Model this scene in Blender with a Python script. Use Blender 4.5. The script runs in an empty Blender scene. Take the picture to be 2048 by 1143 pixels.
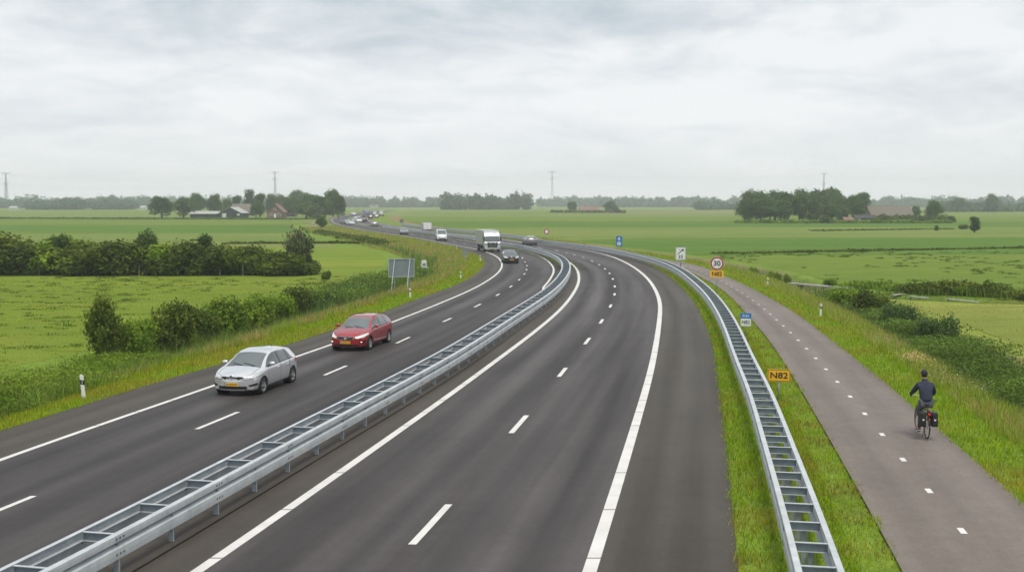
import bpy, bmesh, math, random
import numpy as np
from mathutils import Vector, Matrix
R = math.radians
rng = np.random.default_rng(7); random.seed(7)
C = bpy.context.scene.collection
scene = bpy.context.scene

# ------------------------------------------------------------------ camera
F, TH, H = 2200.0, math.atan(166.5/2200.0), 7.0
cam = bpy.data.objects.new('camera', bpy.data.cameras.new('camera')); C.objects.link(cam)
cam.location = (0, 0, H); cam.rotation_euler = (R(90)-TH, 0, 0)
cam.data.sensor_width = 36; cam.data.lens = F/2048*36
cam.data.clip_end = 30000; cam.data.clip_start = .2
cam.data.dof.use_dof = True; cam.data.dof.focus_distance = 37; cam.data.dof.aperture_fstop = 1.5
scene.camera = cam
def at(px, py, z=0.0):
    """pixel of the 2048 px wide photograph -> the place on level ground z it shows"""
    x = (px-1024)/F; v = (py-571.5)/F
    dy = math.cos(TH)-v*math.sin(TH); dz = -math.sin(TH)-v*math.cos(TH)
    t = (z-H)/dz
    return Vector((x*t, dy*t, z))

# ------------------------------------------------------------------ helpers
def link(o, parent=None):
    C.objects.link(o)
    if parent is not None: o.parent = parent
    return o
def mesh_np(name, V, faces_idx, loop_n, mats=(), mi=None, smooth=False, col=None, uv=None):
    """faces_idx flat int array, loop_n per-face loop counts"""
    me = bpy.data.meshes.new(name)
    V = np.asarray(V, dtype=np.float32); fi = np.asarray(faces_idx, dtype=np.int32).ravel()
    ln = np.asarray(loop_n, dtype=np.int32)
    me.vertices.add(len(V)); me.vertices.foreach_set('co', V.ravel())
    me.loops.add(len(fi)); me.loops.foreach_set('vertex_index', fi)
    me.polygons.add(len(ln))
    st = np.zeros(len(ln), dtype=np.int32); st[1:] = np.cumsum(ln)[:-1]
    me.polygons.foreach_set('loop_start', st); me.polygons.foreach_set('loop_total', ln)
    if mi is not None: me.polygons.foreach_set('material_index', np.asarray(mi, dtype=np.int32))
    me.polygons.foreach_set('use_smooth', np.full(len(ln), bool(smooth)))
    for m in mats: me.materials.append(m)
    if uv is not None:
        u = me.uv_layers.new(name='UVMap'); u.data.foreach_set('uv', np.asarray(uv, dtype=np.float32)[fi].ravel())
    me.update(calc_edges=True)
    if col is not None:
        a = me.color_attributes.new('col', 'FLOAT_COLOR', 'POINT')
        c4 = np.ones((len(V), 4), dtype=np.float32); c4[:, :3] = col
        a.data.foreach_set('color', c4.ravel())
    return me
def ob(name, me, parent=None, loc=None, rz=None):
    o = bpy.data.objects.new(name, me)
    if loc is not None: o.location = loc
    if rz is not None: o.rotation_euler = (0, 0, rz)
    return link(o, parent)
def thing(name, label, cat, loc=(0, 0, 0), rz=0., group=None, scale=None):
    o = bpy.data.objects.new(name, None); o.empty_display_size = .3
    o.location = loc; o.rotation_euler = (0, 0, rz)
    if scale: o.scale = (scale,)*3 if not isinstance(scale, tuple) else scale
    link(o); return tag(o, label, cat, group)
def tag(o, label=None, cat=None, group=None, kind=None):
    if label: o['label'] = label
    if cat: o['category'] = cat
    if group: o['group'] = group
    if kind: o['kind'] = kind
    return o
def copy_tree(o, parent=None):
    c = o.copy(); C.objects.link(c); c.parent = parent
    for ch in list(o.children): copy_tree(ch, c)
    return c

class MB:
    """collects shapes, builds ONE mesh"""
    def __init__(s): s.V = []; s.F = []; s.M = []; s.S = []; s.mi = 0; s.sm = False
    def add(s, vs, fs):
        b = len(s.V); s.V += [tuple(v) for v in vs]
        for f in fs: s.F.append([b+i for i in f]); s.M.append(s.mi); s.S.append(s.sm)
        return s
    def box(s, c, d, rot=None, taper=1.0, bev=0):
        """c centre, d full dims, rot Matrix, taper scales the top"""
        x, y, z = d[0]/2, d[1]/2, d[2]/2; t = taper
        vs = [(-x, -y, -z), (x, -y, -z), (x, y, -z), (-x, y, -z), (-x*t, -y*t, z), (x*t, -y*t, z), (x*t, y*t, z), (-x*t, y*t, z)]
        if rot is not None: vs = [rot @ Vector(v) for v in vs]
        vs = [(v[0]+c[0], v[1]+c[1], v[2]+c[2]) for v in vs]
        return s.add(vs, [(0, 3, 2, 1), (4, 5, 6, 7), (0, 1, 5, 4), (1, 2, 6, 5), (2, 3, 7, 6), (3, 0, 4, 7)])
    def tube(s, pts, r, n=8, cap=True):
        pts = [Vector(p) for p in pts]; rs = r if isinstance(r, (list, tuple)) else [r]*len(pts)
        vs = []; fs = []
        for i, p in enumerate(pts):
            d = (pts[min(i+1, len(pts)-1)]-pts[max(i-1, 0)]).normalized()
            a = d.cross(Vector((0, 0, 1)));
            if a.length < .05: a = d.cross(Vector((1, 0, 0)))
            a.normalize(); b = d.cross(a)
            for k in range(n):
                t = 2*math.pi*k/n; vs.append(p+(a*math.cos(t)+b*math.sin(t))*rs[i])
        for i in range(len(pts)-1):
            for k in range(n):
                fs.append((i*n+k, i*n+(k+1) % n, (i+1)*n+(k+1) % n, (i+1)*n+k))
        if cap: fs.append(tuple(range(n))[::-1]); fs.append(tuple(range((len(pts)-1)*n, len(pts)*n)))
        return s.add(vs, fs)
    def lathe(s, prof, axis='y', n=32, c=(0, 0, 0), close=False):
        """prof: (radius, along-axis)"""
        vs = []; fs = []
        for (r, a) in prof:
            for k in range(n):
                t = 2*math.pi*k/n; u, w = r*math.cos(t), r*math.sin(t)
                v = (u, a, w) if axis == 'y' else ((a, u, w) if axis == 'x' else (u, w, a))
                vs.append((v[0]+c[0], v[1]+c[1], v[2]+c[2]))
        m = len(prof)
        for i in range(m if close else m-1):
            j = (i+1) % m
            for k in range(n): fs.append((i*n+k, i*n+(k+1) % n, j*n+(k+1) % n, j*n+k))
        return s.add(vs, fs)
    def prism(s, poly, a0, a1, axis='y'):
        n = len(poly); vs = []
        for a in (a0, a1):
            for (u, w) in poly:
                vs.append((u, a, w) if axis == 'y' else ((a, u, w) if axis == 'x' else (u, w, a)))
        fs = [tuple(range(n)), tuple(range(n, 2*n))[::-1]]+[(i, i+n, (i+1) % n+n, (i+1) % n) for i in range(n)]
        return s.add(vs, fs)
    def build(s, name, mats, parent=None, loc=None, rz=None):
        if not isinstance(mats, (list, tuple)): mats = [mats]
        me = bpy.data.meshes.new(name); me.from_pydata(s.V, [], s.F)
        for m in mats: me.materials.append(m)
        me.polygons.foreach_set('material_index', s.M); me.polygons.foreach_set('use_smooth', s.S); me.update()
        bm = bmesh.new(); bm.from_mesh(me); bmesh.ops.recalc_face_normals(bm, faces=bm.faces); bm.to_mesh(me); bm.free()
        return ob(name, me, parent, loc, rz)

# ------------------------------------------------------------------ materials
def mat(name, col=(.5, .5, .5), rough=.6, metal=0., spec=.5, coat=0., emit=None, es=0., vary=0., vscale=4., bump=0., bscale=40.):
    m = bpy.data.materials.new(name); m.use_nodes = True; nt = m.node_tree; b = nt.nodes['Principled BSDF']
    b.inputs['Base Color'].default_value = (*col, 1); b.inputs['Roughness'].default_value = rough
    b.inputs['Metallic'].default_value = metal; b.inputs['Specular IOR Level'].default_value = spec
    b.inputs['Coat Weight'].default_value = coat; b.inputs['Coat Roughness'].default_value = .06
    if emit: b.inputs['Emission Color'].default_value = (*emit, 1); b.inputs['Emission Strength'].default_value = es
    tc = nt.nodes.new('ShaderNodeTexCoord')
    if vary:
        n = nt.nodes.new('ShaderNodeTexNoise'); n.inputs['Scale'].default_value = vscale; n.inputs['Detail'].default_value = 6
        n.inputs['Roughness'].default_value = .65
        nt.links.new(tc.outputs['Object'], n.inputs['Vector'])
        r = nt.nodes.new('ShaderNodeMapRange'); r.inputs['From Min'].default_value = .25; r.inputs['From Max'].default_value = .75
        r.inputs['To Min'].default_value = 1-vary; r.inputs['To Max'].default_value = 1+vary
        nt.links.new(n.outputs['Fac'], r.inputs['Value'])
        x = nt.nodes.new('ShaderNodeVectorMath'); x.operation = 'SCALE'; x.inputs[0].default_value = col
        nt.links.new(r.outputs['Result'], x.inputs['Scale']); nt.links.new(x.outputs['Vector'], b.inputs['Base Color'])
    if bump:
        n = nt.nodes.new('ShaderNodeTexNoise'); n.inputs['Scale'].default_value = bscale; n.inputs['Detail'].default_value = 4
        nt.links.new(tc.outputs['Object'], n.inputs['Vector'])
        bp = nt.nodes.new('ShaderNodeBump'); bp.inputs['Strength'].default_value = bump; bp.inputs['Distance'].default_value = .02
        nt.links.new(n.outputs['Fac'], bp.inputs['Height']); nt.links.new(bp.outputs['Normal'], b.inputs['Normal'])
    return m
class NT:
    """tiny node-graph helper"""
    def __init__(s, name):
        s.m = bpy.data.materials.new(name); s.m.use_nodes = True; s.t = s.m.node_tree; s.b = s.t.nodes['Principled BSDF']
    def n(s, typ, **kw):
        x = s.t.nodes.new(typ)
        for k, v in kw.items():
            if k.startswith('_'): x.inputs[k[1:].replace('_', ' ')].default_value = v
            else: setattr(x, k, v)
        return x
    def l(s, a, b): s.t.links.new(a, b)
    def noise(s, vec, scale, detail=5, rough=.6, sx=None):
        if sx is not None:
            mp = s.n('ShaderNodeMapping'); mp.inputs['Scale'].default_value = sx; s.l(vec, mp.inputs['Vector']); vec = mp.outputs['Vector']
        x = s.n('ShaderNodeTexNoise'); x.inputs['Scale'].default_value = scale; x.inputs['Detail'].default_value = detail; x.inputs['Roughness'].default_value = rough
        s.l(vec, x.inputs['Vector']); return x.outputs['Fac']
    def ramp(s, fac, stops):
        r = s.n('ShaderNodeValToRGB'); e = r.color_ramp.elements
        while len(e) > 1: e.remove(e[-1])
        e[0].position = stops[0][0]; e[0].color = (*stops[0][1], 1)
        for p, c in stops[1:]: q = e.new(p); q.color = (*c, 1)
        s.l(fac, r.inputs['Fac']); return r.outputs['Color']
    def mix(s, fac, a, b, mode='MIX'):
        x = s.n('ShaderNodeMix', data_type='RGBA', blend_type=mode)
        for v, k in ((fac, 0), (a, 6), (b, 7)):
            if isinstance(v, (int, float)): x.inputs[k].default_value = v
            elif isinstance(v, tuple): x.inputs[k].default_value = (*v, 1)
            else: s.l(v, x.inputs[k])
        return x.outputs[2]
    def rng(s, v, a, b, c, d):
        x = s.n('ShaderNodeMapRange'); x.inputs['From Min'].default_value = a; x.inputs['From Max'].default_value = b
        x.inputs['To Min'].default_value = c; x.inputs['To Max'].default_value = d; s.l(v, x.inputs['Value']); return x.outputs['Result']
    def bump(s, h, strength, dist):
        x = s.n('ShaderNodeBump'); x.inputs['Strength'].default_value = strength; x.inputs['Distance'].default_value = dist
        s.l(h, x.inputs['Height']); s.l(x.outputs['Normal'], s.b.inputs['Normal'])

def leaf_mat(name, rough=.55, trans=.25):
    g = NT(name); a = g.n('ShaderNodeAttribute', attribute_name='col')
    g.l(a.outputs['Color'], g.b.inputs['Base Color']); g.b.inputs['Roughness'].default_value = rough
    g.b.inputs['Specular IOR Level'].default_value = .08
    tr = g.n('ShaderNodeBsdfTranslucent'); g.l(a.outputs['Color'], tr.inputs['Color'])
    mx = g.n('ShaderNodeMixShader'); mx.inputs['Fac'].default_value = trans
    g.l(g.b.outputs['BSDF'], mx.inputs[1]); g.l(tr.outputs['BSDF'], mx.inputs[2])
    g.l(mx.outputs['Shader'], g.t.nodes['Material Output'].inputs['Surface'])
    return g.m

def asphalt(name, base, track=1.0, period=3.35, phase=0.0, warm=(1, 1, 1), seam=False):
    g = NT(name); uv = g.n('ShaderNodeUVMap'); v = uv.outputs['UV']
    geo = g.n('ShaderNodeNewGeometry').outputs['Position']
    fine = g.noise(geo, 55, 3, .7); mid = g.noise(geo, 2.2, 5, .6); big = g.noise(geo, .18, 4, .6)
    streak = g.noise(v, 1.0, 3, .5, (.75, .022, 1)); streak2 = g.noise(v, 1.0, 3, .5, (5, .05, 1))
    # polished wheel tracks along the lane
    sep = g.n('ShaderNodeSeparateXYZ'); g.l(v, sep.inputs[0])
    w = g.n('ShaderNodeMath', operation='MULTIPLY_ADD'); g.l(sep.outputs['X'], w.inputs[0]); w.inputs[1].default_value = 2*math.pi*2/period; w.inputs[2].default_value = phase
    sn = g.n('ShaderNodeMath', operation='SINE'); g.l(w.outputs[0], sn.inputs[0])
    col = g.ramp(fine, [(.3, tuple(base[i]*.66*warm[i] for i in range(3))), (.5, tuple(base[i]*warm[i] for i in range(3))), (.72, tuple(base[i]*1.38*warm[i] for i in range(3)))])
    def mul(c, val):
        x = g.n('ShaderNodeVectorMath', operation='SCALE'); g.l(c, x.inputs[0]); g.l(val, x.inputs['Scale']); return x.outputs['Vector']
    grit = g.noise(geo, 8, 6, .85); col = mul(col, g.rng(grit, .3, .7, .84, 1.16)); col = mul(col, g.rng(mid, .3, .7, .92, 1.08)); col = mul(col, g.rng(big, .3, .7, .86, 1.14))
    col = mul(col, g.rng(streak, .32, .68, 1-.34*track, 1+.38*track)); col = mul(col, g.rng(streak2, .3, .7, .975, 1.025))
    if track: col = mul(col, g.rng(sn.outputs[0], -1, 1, 1-.16*track, 1+.26*track))
    # rare pale grit and dark spots
    vor = g.n('ShaderNodeTexVoronoi'); vor.inputs['Scale'].default_value = 1.1; vor.inputs['Randomness'].default_value = 1; g.l(geo, vor.inputs['Vector'])
    spot = g.rng(vor.outputs['Distance'], .025, .04, .30, 0); col = g.mix(spot, col, tuple(min(1, b*2.6) for b in base))
    # faint cracks
    vc = g.n('ShaderNodeTexVoronoi', feature='DISTANCE_TO_EDGE'); vc.inputs['Scale'].default_value = .22
    wob = g.n('ShaderNodeVectorMath', operation='ADD'); nz = g.n('ShaderNodeTexNoise'); nz.inputs['Scale'].default_value = 1.3
    g.l(geo, nz.inputs['Vector']); g.l(geo, wob.inputs[0]); g.l(nz.outputs['Color'], wob.inputs[1]); g.l(wob.outputs[0], vc.inputs['Vector'])
    ck = g.rng(vc.outputs['Distance'], .0, .004, .28, 0); gate = g.rng(big, .55, .62, 0, 1)
    cm = g.n('ShaderNodeMath', operation='MULTIPLY'); g.l(ck, cm.inputs[0]); g.l(gate, cm.inputs[1])
    col = g.mix(cm.outputs[0], col, tuple(b*.45 for b in base))
    g.l(col, g.b.inputs['Base Color']); g.b.inputs['Specular IOR Level'].default_value = .26
    g.l(g.rng(streak, .3, .7, .72, .55), g.b.inputs['Roughness'])
    g.bump(fine, .5, .006)
    return g.m
def field_mat(name, a, b, c, tus=0., stripe=0., sdir=0., scale=1.):
    g = NT(name); p = g.n('ShaderNodeNewGeometry').outputs['Position']
    big = g.noise(p, .035*scale, 5, .6, (.35, 1, 1)); mid = g.noise(p, .5*scale, 5, .65, (.45, 1, 1)); fine = g.noise(p, 9, 3, .7)
    col = g.ramp(big, [(.33, a), (.52, b), (.68, c)])
    def mul(cc, val):
        x = g.n('ShaderNodeVectorMath', operation='SCALE'); g.l(cc, x.inputs[0]); g.l(val, x.inputs['Scale']); return x.outputs['Vector']
    col = mul(col, g.rng(mid, .3, .7, .88, 1.12)); col = mul(col, g.rng(fine, .3, .7, .85, 1.15))
    if tus:
        t = g.noise(p, .75, 3, .5, (.5, 1, 1)); col = g.mix(g.rng(t, .58, .72, 0, tus*.7), col, tuple(q*.62 for q in a))
        t2 = g.noise(p, .22, 3, .6, (.6, 1, 1)); col = g.mix(g.rng(t2, .55, .68, 0, .25), col, (c[0]*1.3, c[1]*1.1, c[2]))
    if stripe:
        mp = g.n('ShaderNodeMapping'); mp.inputs['Rotation'].default_value = (0, 0, sdir); g.l(p, mp.inputs['Vector'])
        st = g.noise(mp.outputs['Vector'], 1., 3, .5, (.5, .01, 1)); col = mul(col, g.rng(st, .3, .7, 1-stripe, 1+stripe))
    g.l(col, g.b.inputs['Base Color']); g.b.inputs['Roughness'].default_value = .95; g.b.inputs['Specular IOR Level'].default_value = .02
    g.bump(mid, .35, .06)
    return g.m

def galv_mat():
    g = NT('galvanised_steel'); p = g.n('ShaderNodeNewGeometry').outputs['Position']
    a = g.noise(p, 2.2, 5, .65); f = g.noise(p, 40, 4, .7); st = g.noise(p, 3, 4, .6, (1, 1, 6))
    col = g.ramp(a, [(.3, (.42, .455, .475)), (.55, (.53, .565, .585)), (.75, (.63, .655, .67))])
    d = g.n('ShaderNodeVectorMath', operation='SCALE'); g.l(col, d.inputs[0]); g.l(g.rng(f, .3, .7, .86, 1.1), d.inputs['Scale'])
    col = g.mix(g.rng(st, .60, .80, 0, .4), d.outputs['Vector'], (.32, .31, .28))
    g.l(col, g.b.inputs['Base Color']); g.b.inputs['Metallic'].default_value = .25
    g.l(g.rng(f, .3, .7, .38, .62), g.b.inputs['Roughness']); return g.m
M = {}
M['galv'] = galv_mat()
M['galv_dark'] = mat('weathered_zinc', (.34, .38, .40), .6, .25, vary=.25, vscale=6)
M['web'] = mat('zinc_web_groove_shade', (.19, .235, .26), .55, .3, vary=.2, vscale=5)
M['road_l'] = asphalt('asphalt_left', (.0435, .0385, .0380), 1.0, 3.3, .9)
M['road_r'] = asphalt('asphalt_right', (.051, .0450, .0440), 1.1, 3.4, .4)
M['shoulder'] = asphalt('asphalt_shoulder', (.054, .0465, .038), .55, 2.2, 0)
M['median'] = asphalt('asphalt_median', (.062, .053, .044), .45, 1.5, 0)
M['path'] = asphalt('asphalt_path', (.152, .128, .112), .3, 2.6, .6)
def paint_mat():
    g = NT('road_paint'); p = g.n('ShaderNodeNewGeometry').outputs['Position']
    f = g.noise(p, 30, 5, .75); a = g.noise(p, 1.2, 4, .6)
    col = g.ramp(a, [(.3, (.56, .55, .525)), (.7, (.68, .67, .645))]); col = g.mix(g.rng(f, .55, .75, 0, .6), col, (.30, .29, .28))
    g.l(col, g.b.inputs['Base Color']); g.b.inputs['Roughness'].default_value = .6; return g.m
M['paint'] = paint_mat()
M['leaf'] = leaf_mat('leaf', .6, .35); M['grass'] = leaf_mat('grass_blade', .7, .45)
M['bark'] = mat('bark', (.09, .07, .05), .9, vary=.3, vscale=8, bump=.5)
M['soil'] = mat('soil', (.10, .08, .05), .95, vary=.3)
M['white'] = mat('white_plastic', (.78, .78, .75), .45, vary=.06, vscale=9)
M['black'] = mat('black_plastic', (.012, .012, .013), .45)
M['blackm'] = mat('black_matt', (.02, .02, .021), .8)
M['rubber'] = mat('rubber', (.022, .022, .022), .85, vary=.2, vscale=20)
M['alloy'] = mat('alloy', (.55, .56, .58), .3, .85)
M['chrome'] = mat('chrome', (.75, .76, .78), .12, 1.)
M['glass'] = mat('car_glass', (.085, .105, .105), .04, 0., .9, coat=1.)
M['glass_side'] = mat('side_glass', (.06, .075, .075), .05, 0., .8, coat=.6)
M['lamp'] = mat('lamp_glass', (.62, .64, .66), .12, .35, .6, coat=1., vary=.3, vscale=14)
M['lamp_on'] = mat('lamp_lit', (.8, .8, .8), .2, emit=(1, .97, .9), es=2.6)
M['amber'] = mat('amber_lens', (.75, .25, .03), .2, coat=1)
M['redlens'] = mat('red_lens', (.55, .02, .015), .2, coat=1)
M['plate'] = mat('yellow_plate', (.80, .47, .02), .45)
M['ink'] = mat('black_ink', (.012, .012, .012), .5)
M['yellow'] = mat('yellow_sign', (.86, .47, .015), .4, vary=.04, vscale=3)
M['red'] = mat('red_sign', (.38, .010, .018), .4)
M['blue'] = mat('blue_sign', (.01, .17, .50), .4)
M['signwhite'] = mat('white_sign', (.80, .80, .79), .4, vary=.04, vscale=3)
M['signback'] = mat('sign_back', (.22, .265, .285), .6, .25, vary=.12, vscale=2)
M['signframe'] = mat('sign_frame', (.44, .50, .50), .5, .4, vary=.1)
M['pole'] = mat('sign_pole', (.36, .39, .40), .5, .5, vary=.15, vscale=5)
M['concrete'] = mat('concrete', (.42, .41, .38), .85, vary=.2, vscale=3, bump=.3)
M['wood'] = mat('grey_wood', (.30, .26, .21), .85, vary=.25, vscale=6)
M['whitewash'] = mat('whitewash', (.72, .72, .69), .7, vary=.15, vscale=2)
M['skin'] = mat('skin', (.50, .29, .21), .55)
M['brick'] = mat('brick', (.20, .125, .10), .9, vary=.25, vscale=3)
M['tile_brown'] = mat('roof_tile_brown', (.145, .125, .10), .85, vary=.2, vscale=1.5)
M['tile_red'] = mat('roof_tile_red', (.20, .115, .09), .85, vary=.25, vscale=1.5)
M['sheet_roof'] = mat('sheet_roof', (.36, .36, .35), .6, vary=.15, vscale=.8)
M['boards'] = mat('dark_boards', (.035, .04, .042), .8, vary=.25, vscale=2)
def water_mat():
    g = NT('ditch_water'); g.b.inputs['Base Color'].default_value = (.02, .026, .016, 1); g.b.inputs['Roughness'].default_value = .08
    p = g.n('ShaderNodeNewGeometry').outputs['Position']; g.bump(g.noise(p, 3, 3), .15, .02); return g.m
M['water'] = water_mat()

# ------------------------------------------------------------------ curves of the road, x as a function of y (metres)
YG = np.arange(-80., 1101., 1.)
def gauss(a, s):
    if s <= 0: return a
    k = np.arange(-int(3*s), int(3*s)+1); w = np.exp(-.5*(k/s)**2); w /= w.sum()
    p = np.pad(a, (len(k)//2,)*2, mode='reflect', reflect_type='odd'); return np.convolve(p, w, 'valid')
def curve(pts, s=4.):
    y = np.array([p[1] for p in pts], float); x = np.array([p[0] for p in pts], float)
    m = np.gradient(x, y); out = np.empty_like(YG)
    i = np.clip(np.searchsorted(y, YG)-1, 0, len(y)-2); h = y[i+1]-y[i]; t = (YG-y[i])/h
    out = (2*t**3-3*t**2+1)*x[i]+(t**3-2*t**2+t)*h*m[i]+(-2*t**3+3*t**2)*x[i+1]+(t**3-t**2)*h*m[i+1]
    out = np.where(YG < y[0], x[0]+m[0]*(YG-y[0]), out); out = np.where(YG > y[-1], x[-1]+m[-1]*(YG-y[-1]), out)
    return gauss(out, s)
def off(c, d):
    g = np.gradient(c, YG); return c+d*np.sqrt(1+g*g)
def X(c, y): return np.interp(y, YG, c)
def blend(a, b, y0, y1):
    t = np.clip((YG-y0)/(y1-y0), 0, 1); t = t*t*(3-2*t); return a*(1-t)+b*t
FARL = [(-10.1, 184), (-15.2, 205), (-21.9, 229), (-28.6, 251), (-42.5, 300), (-55.5, 353), (-65, 400), (-73.5, 450), (-85, 550), (-96, 670), (-107, 794), (-118, 950), (-128, 1100)]
LL = curve([(-14.95, 24), (-14.01, 29.7), (-11.54, 41.3), (-9.91, 49.6), (-8.97, 53.8), (-7.15, 63.7), (-4.5, 79.9), (-3.25, 88.6), (-2.0, 101), (-1.3, 111.7), (-1.1, 123), (-1.4, 134.3), (-2.3, 146.4), (-3.85, 157.5), (-6.4, 170.2)]+FARL)
RR = blend(curve([(1.48, 20.5), (2.32, 25.2), (3.12, 29.8), (4.45, 37.5), (5.83, 45.7), (7.09, 53.8), (8.81, 65.4), (10.35, 76.5), (11.41, 86.7), (12.25, 96.9), (12.95, 109.5), (13.3, 123.4), (13.25, 136.5), (12.5, 150), (10.7, 163), (8.0, 174), (4.4, 186)]), off(LL, 14.2), 178, 200)
LPave = blend(curve([(-17.1, 27), (-15.73, 33.4), (-14.41, 40.7), (-12.61, 47.9), (-10.9, 55), (-9.78, 61), (-8.25, 70.6), (-6.84, 80.6), (-5.32, 89.7), (-4.1, 100.4), (-3.4, 113), (-3.2, 128.5), (-3.9, 140), (-5.4, 152), (-7.6, 164.5)]), off(LL, -1.3), 160, 180)
LDash = blend(curve([(-11.69, 24.7), (-11.39, 26), (-9.82, 33.7), (-9.1, 36.5), (-7.71, 44.4), (-7.06, 47), (-5.8, 54.6), (-4.04, 64.6), (-2.51, 73.6), (-1.19, 82.6), (-.18, 90.9), (.61, 99.1), (1.25, 108), (1.6, 117), (1.7, 126), (1.4, 134)]), off(LL, 3.2), 130, 150)
MBc = blend(curve([(-8.3, 18.1), (-7.95, 19.5), (-7.2, 23.4), (-6.3, 27.8), (-5.45, 32), (-4.55, 36.1), (-2.4, 47), (-.55, 58.5), (1.0, 67.8), (2.7, 79), (3.9, 89.5), (4.9, 101), (5.5, 112), (5.62, 123.5), (4.95, 136.7), (3.3, 149), (.75, 163.6), (-1.5, 172.7)]), off(LL, 7.2), 172, 195)
LRight = blend(off(MBc, -.95), off(LL, 6.3), 95, 120)
LRight = blend(LRight, curve([(1.66, 82.7), (2.73, 92), (3.62, 102.3), (4.35, 113.4), (4.45, 127.3), (3.7, 143.5), (2.0, 157), (-1.3, 171), (-5.2, 185)]), 84, 92); LRight = blend(LRight, off(LL, 6.3), 165, 185)
RLeft = blend(curve([(-6.3, 19), (-5.73, 21.8), (-4.89, 26), (-3.76, 32), (-2.08, 40.8), (-.7, 48.6), (0.05, 52.7), (1.6, 61.7), (3.2, 72), (4.82, 85.5), (5.9, 96.9), (6.5, 106.8), (6.9, 119), (6.8, 128.5), (6.2, 141), (4.7, 152), (1.6, 170), (-3, 188)]), off(LL, 8.3), 172, 195)
RDash = blend(curve([(-2.05, 22.1), (-1.42, 25.2), (-.06, 33.1), (.51, 35.9), (1.88, 44), (3.62, 54.2), (5.28, 64.6), (6.75, 74.7), (7.9, 84.1), (8.61, 91.7), (9.3, 101), (9.75, 110), (9.9, 120), (9.7, 130), (9.2, 140), (8.3, 149), (6.9, 159.5), (4.3, 172), (0.2, 188)]), off(LL, 11.2), 180, 200)
RPave = blend(curve([(4.32, 20.5), (4.83, 23.4), (5.7, 28.5), (6.6, 33.6), (7.79, 40.8), (10.33, 56.6), (11.41, 64.7), (12.6, 74.4), (13.58, 84.8), (14.7, 99.4), (15.3, 112), (15.6, 124), (15.5, 137), (14.3, 154), (12.3, 167), (9.2, 180)]), off(LL, 15.6), 172, 195)
RBc = blend(curve([(5.2, 18.1), (5.6, 20.3), (6.1, 23.2), (6.85, 27.9), (8.25, 36.1), (9.2, 43), (10.65, 52.3), (12.2, 63.3), (13.6, 75), (15.05, 91.6), (16.0, 107), (15.9, 122), (15.1, 133), (13.6, 147), (11.2, 160), (7.6, 173.5), (4.4, 185)]), off(LL, 16.6), 180, 200)
PLeft = blend(curve([(7.0, 18), (7.44, 20.5), (7.91, 22.9), (8.43, 26.3), (8.97, 29.4), (9.81, 34.5), (10.84, 40.8), (12.4, 50.8), (13.51, 58.5), (14.45, 66.3), (16.1, 79.9), (17.0, 89), (17.6, 98.7), (18.1, 112)]), off(RBc, 1.5), 105, 130)
PRight = blend(curve([(10.9, 18), (11.91, 25.1), (12.46, 28.5), (13.27, 33.8), (14.3, 40.4), (15.91, 52.5), (17.12, 61.8), (18.44, 73.4), (19.35, 85.5), (20.3, 102), (20.7, 115)]), off(RBc, 3.9), 115, 140)
DitchL = [(-26, -60), (-21.5, 10), (-19.5, 33), (-18.6, 41), (-18, 48), (-16.5, 58), (-14.6, 71), (-12.8, 83), (-11.6, 98), (-10.2, 108), (-10, 122), (-11.8, 148), (-18.6, 180), (-25, 200), (-36, 243), (-48, 280), (-75, 340), (-84, 430)]
DitchR = [(14, -60), (16.5, 10), (18.3, 30), (20.4, 43), (22, 54), (23.6, 65), (25.3, 79), (26.4, 92), (27.2, 109), (26.6, 122), (24, 141), (20.5, 160), (13, 182), (3, 215), (-7, 250)]
DitchX = [(26.4, 92), (31, 88), (36, 84.5), (45, 82), (70, 80), (140, 78)]
def pl_dist(P, pl):
    """distance of points P (n,2) to polyline"""
    d = np.full(len(P), 1e9)
    for a, b in zip(pl[:-1], pl[1:]):
        a = np.array(a, float); b = np.array(b, float); ab = b-a
        t = np.clip(((P-a)@ab)/(ab@ab), 0, 1); q = a+t[:, None]*ab
        d = np.minimum(d, np.hypot(*(P-q).T))
    return d
_cl = 1/np.sqrt(1+np.gradient(LPave, YG)**2)
def outside(P):
    """(left distance, right distance) outside the paved corridor, metres; negative inside"""
    y = P[:, 1]; k = np.interp(y, YG, _cl)
    return (X(LPave, y)-P[:, 0])*k, (P[:, 0]-X(PRight, y))*k
def ground_z(P):
    P = np.atleast_2d(np.asarray(P, float)); dl, dr = outside(P); d = np.maximum(dl, dr)
    z = np.interp(d, [-1, 0, 2.5, 5, 8], [-.06, -.06, -.12, -.38, -.5])
    z = np.where(P[:, 1] > 900, -.5, z)
    for pl, dep, w in ((DitchL, .95, 1.7), (DitchR, .95, 1.6), (DitchX, .8, 1.4)):
        z = z-dep*np.exp(-(pl_dist(P, pl)/w)**2)
    return z
def gz(x, y): return float(ground_z([[x, y]])[0])
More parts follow.
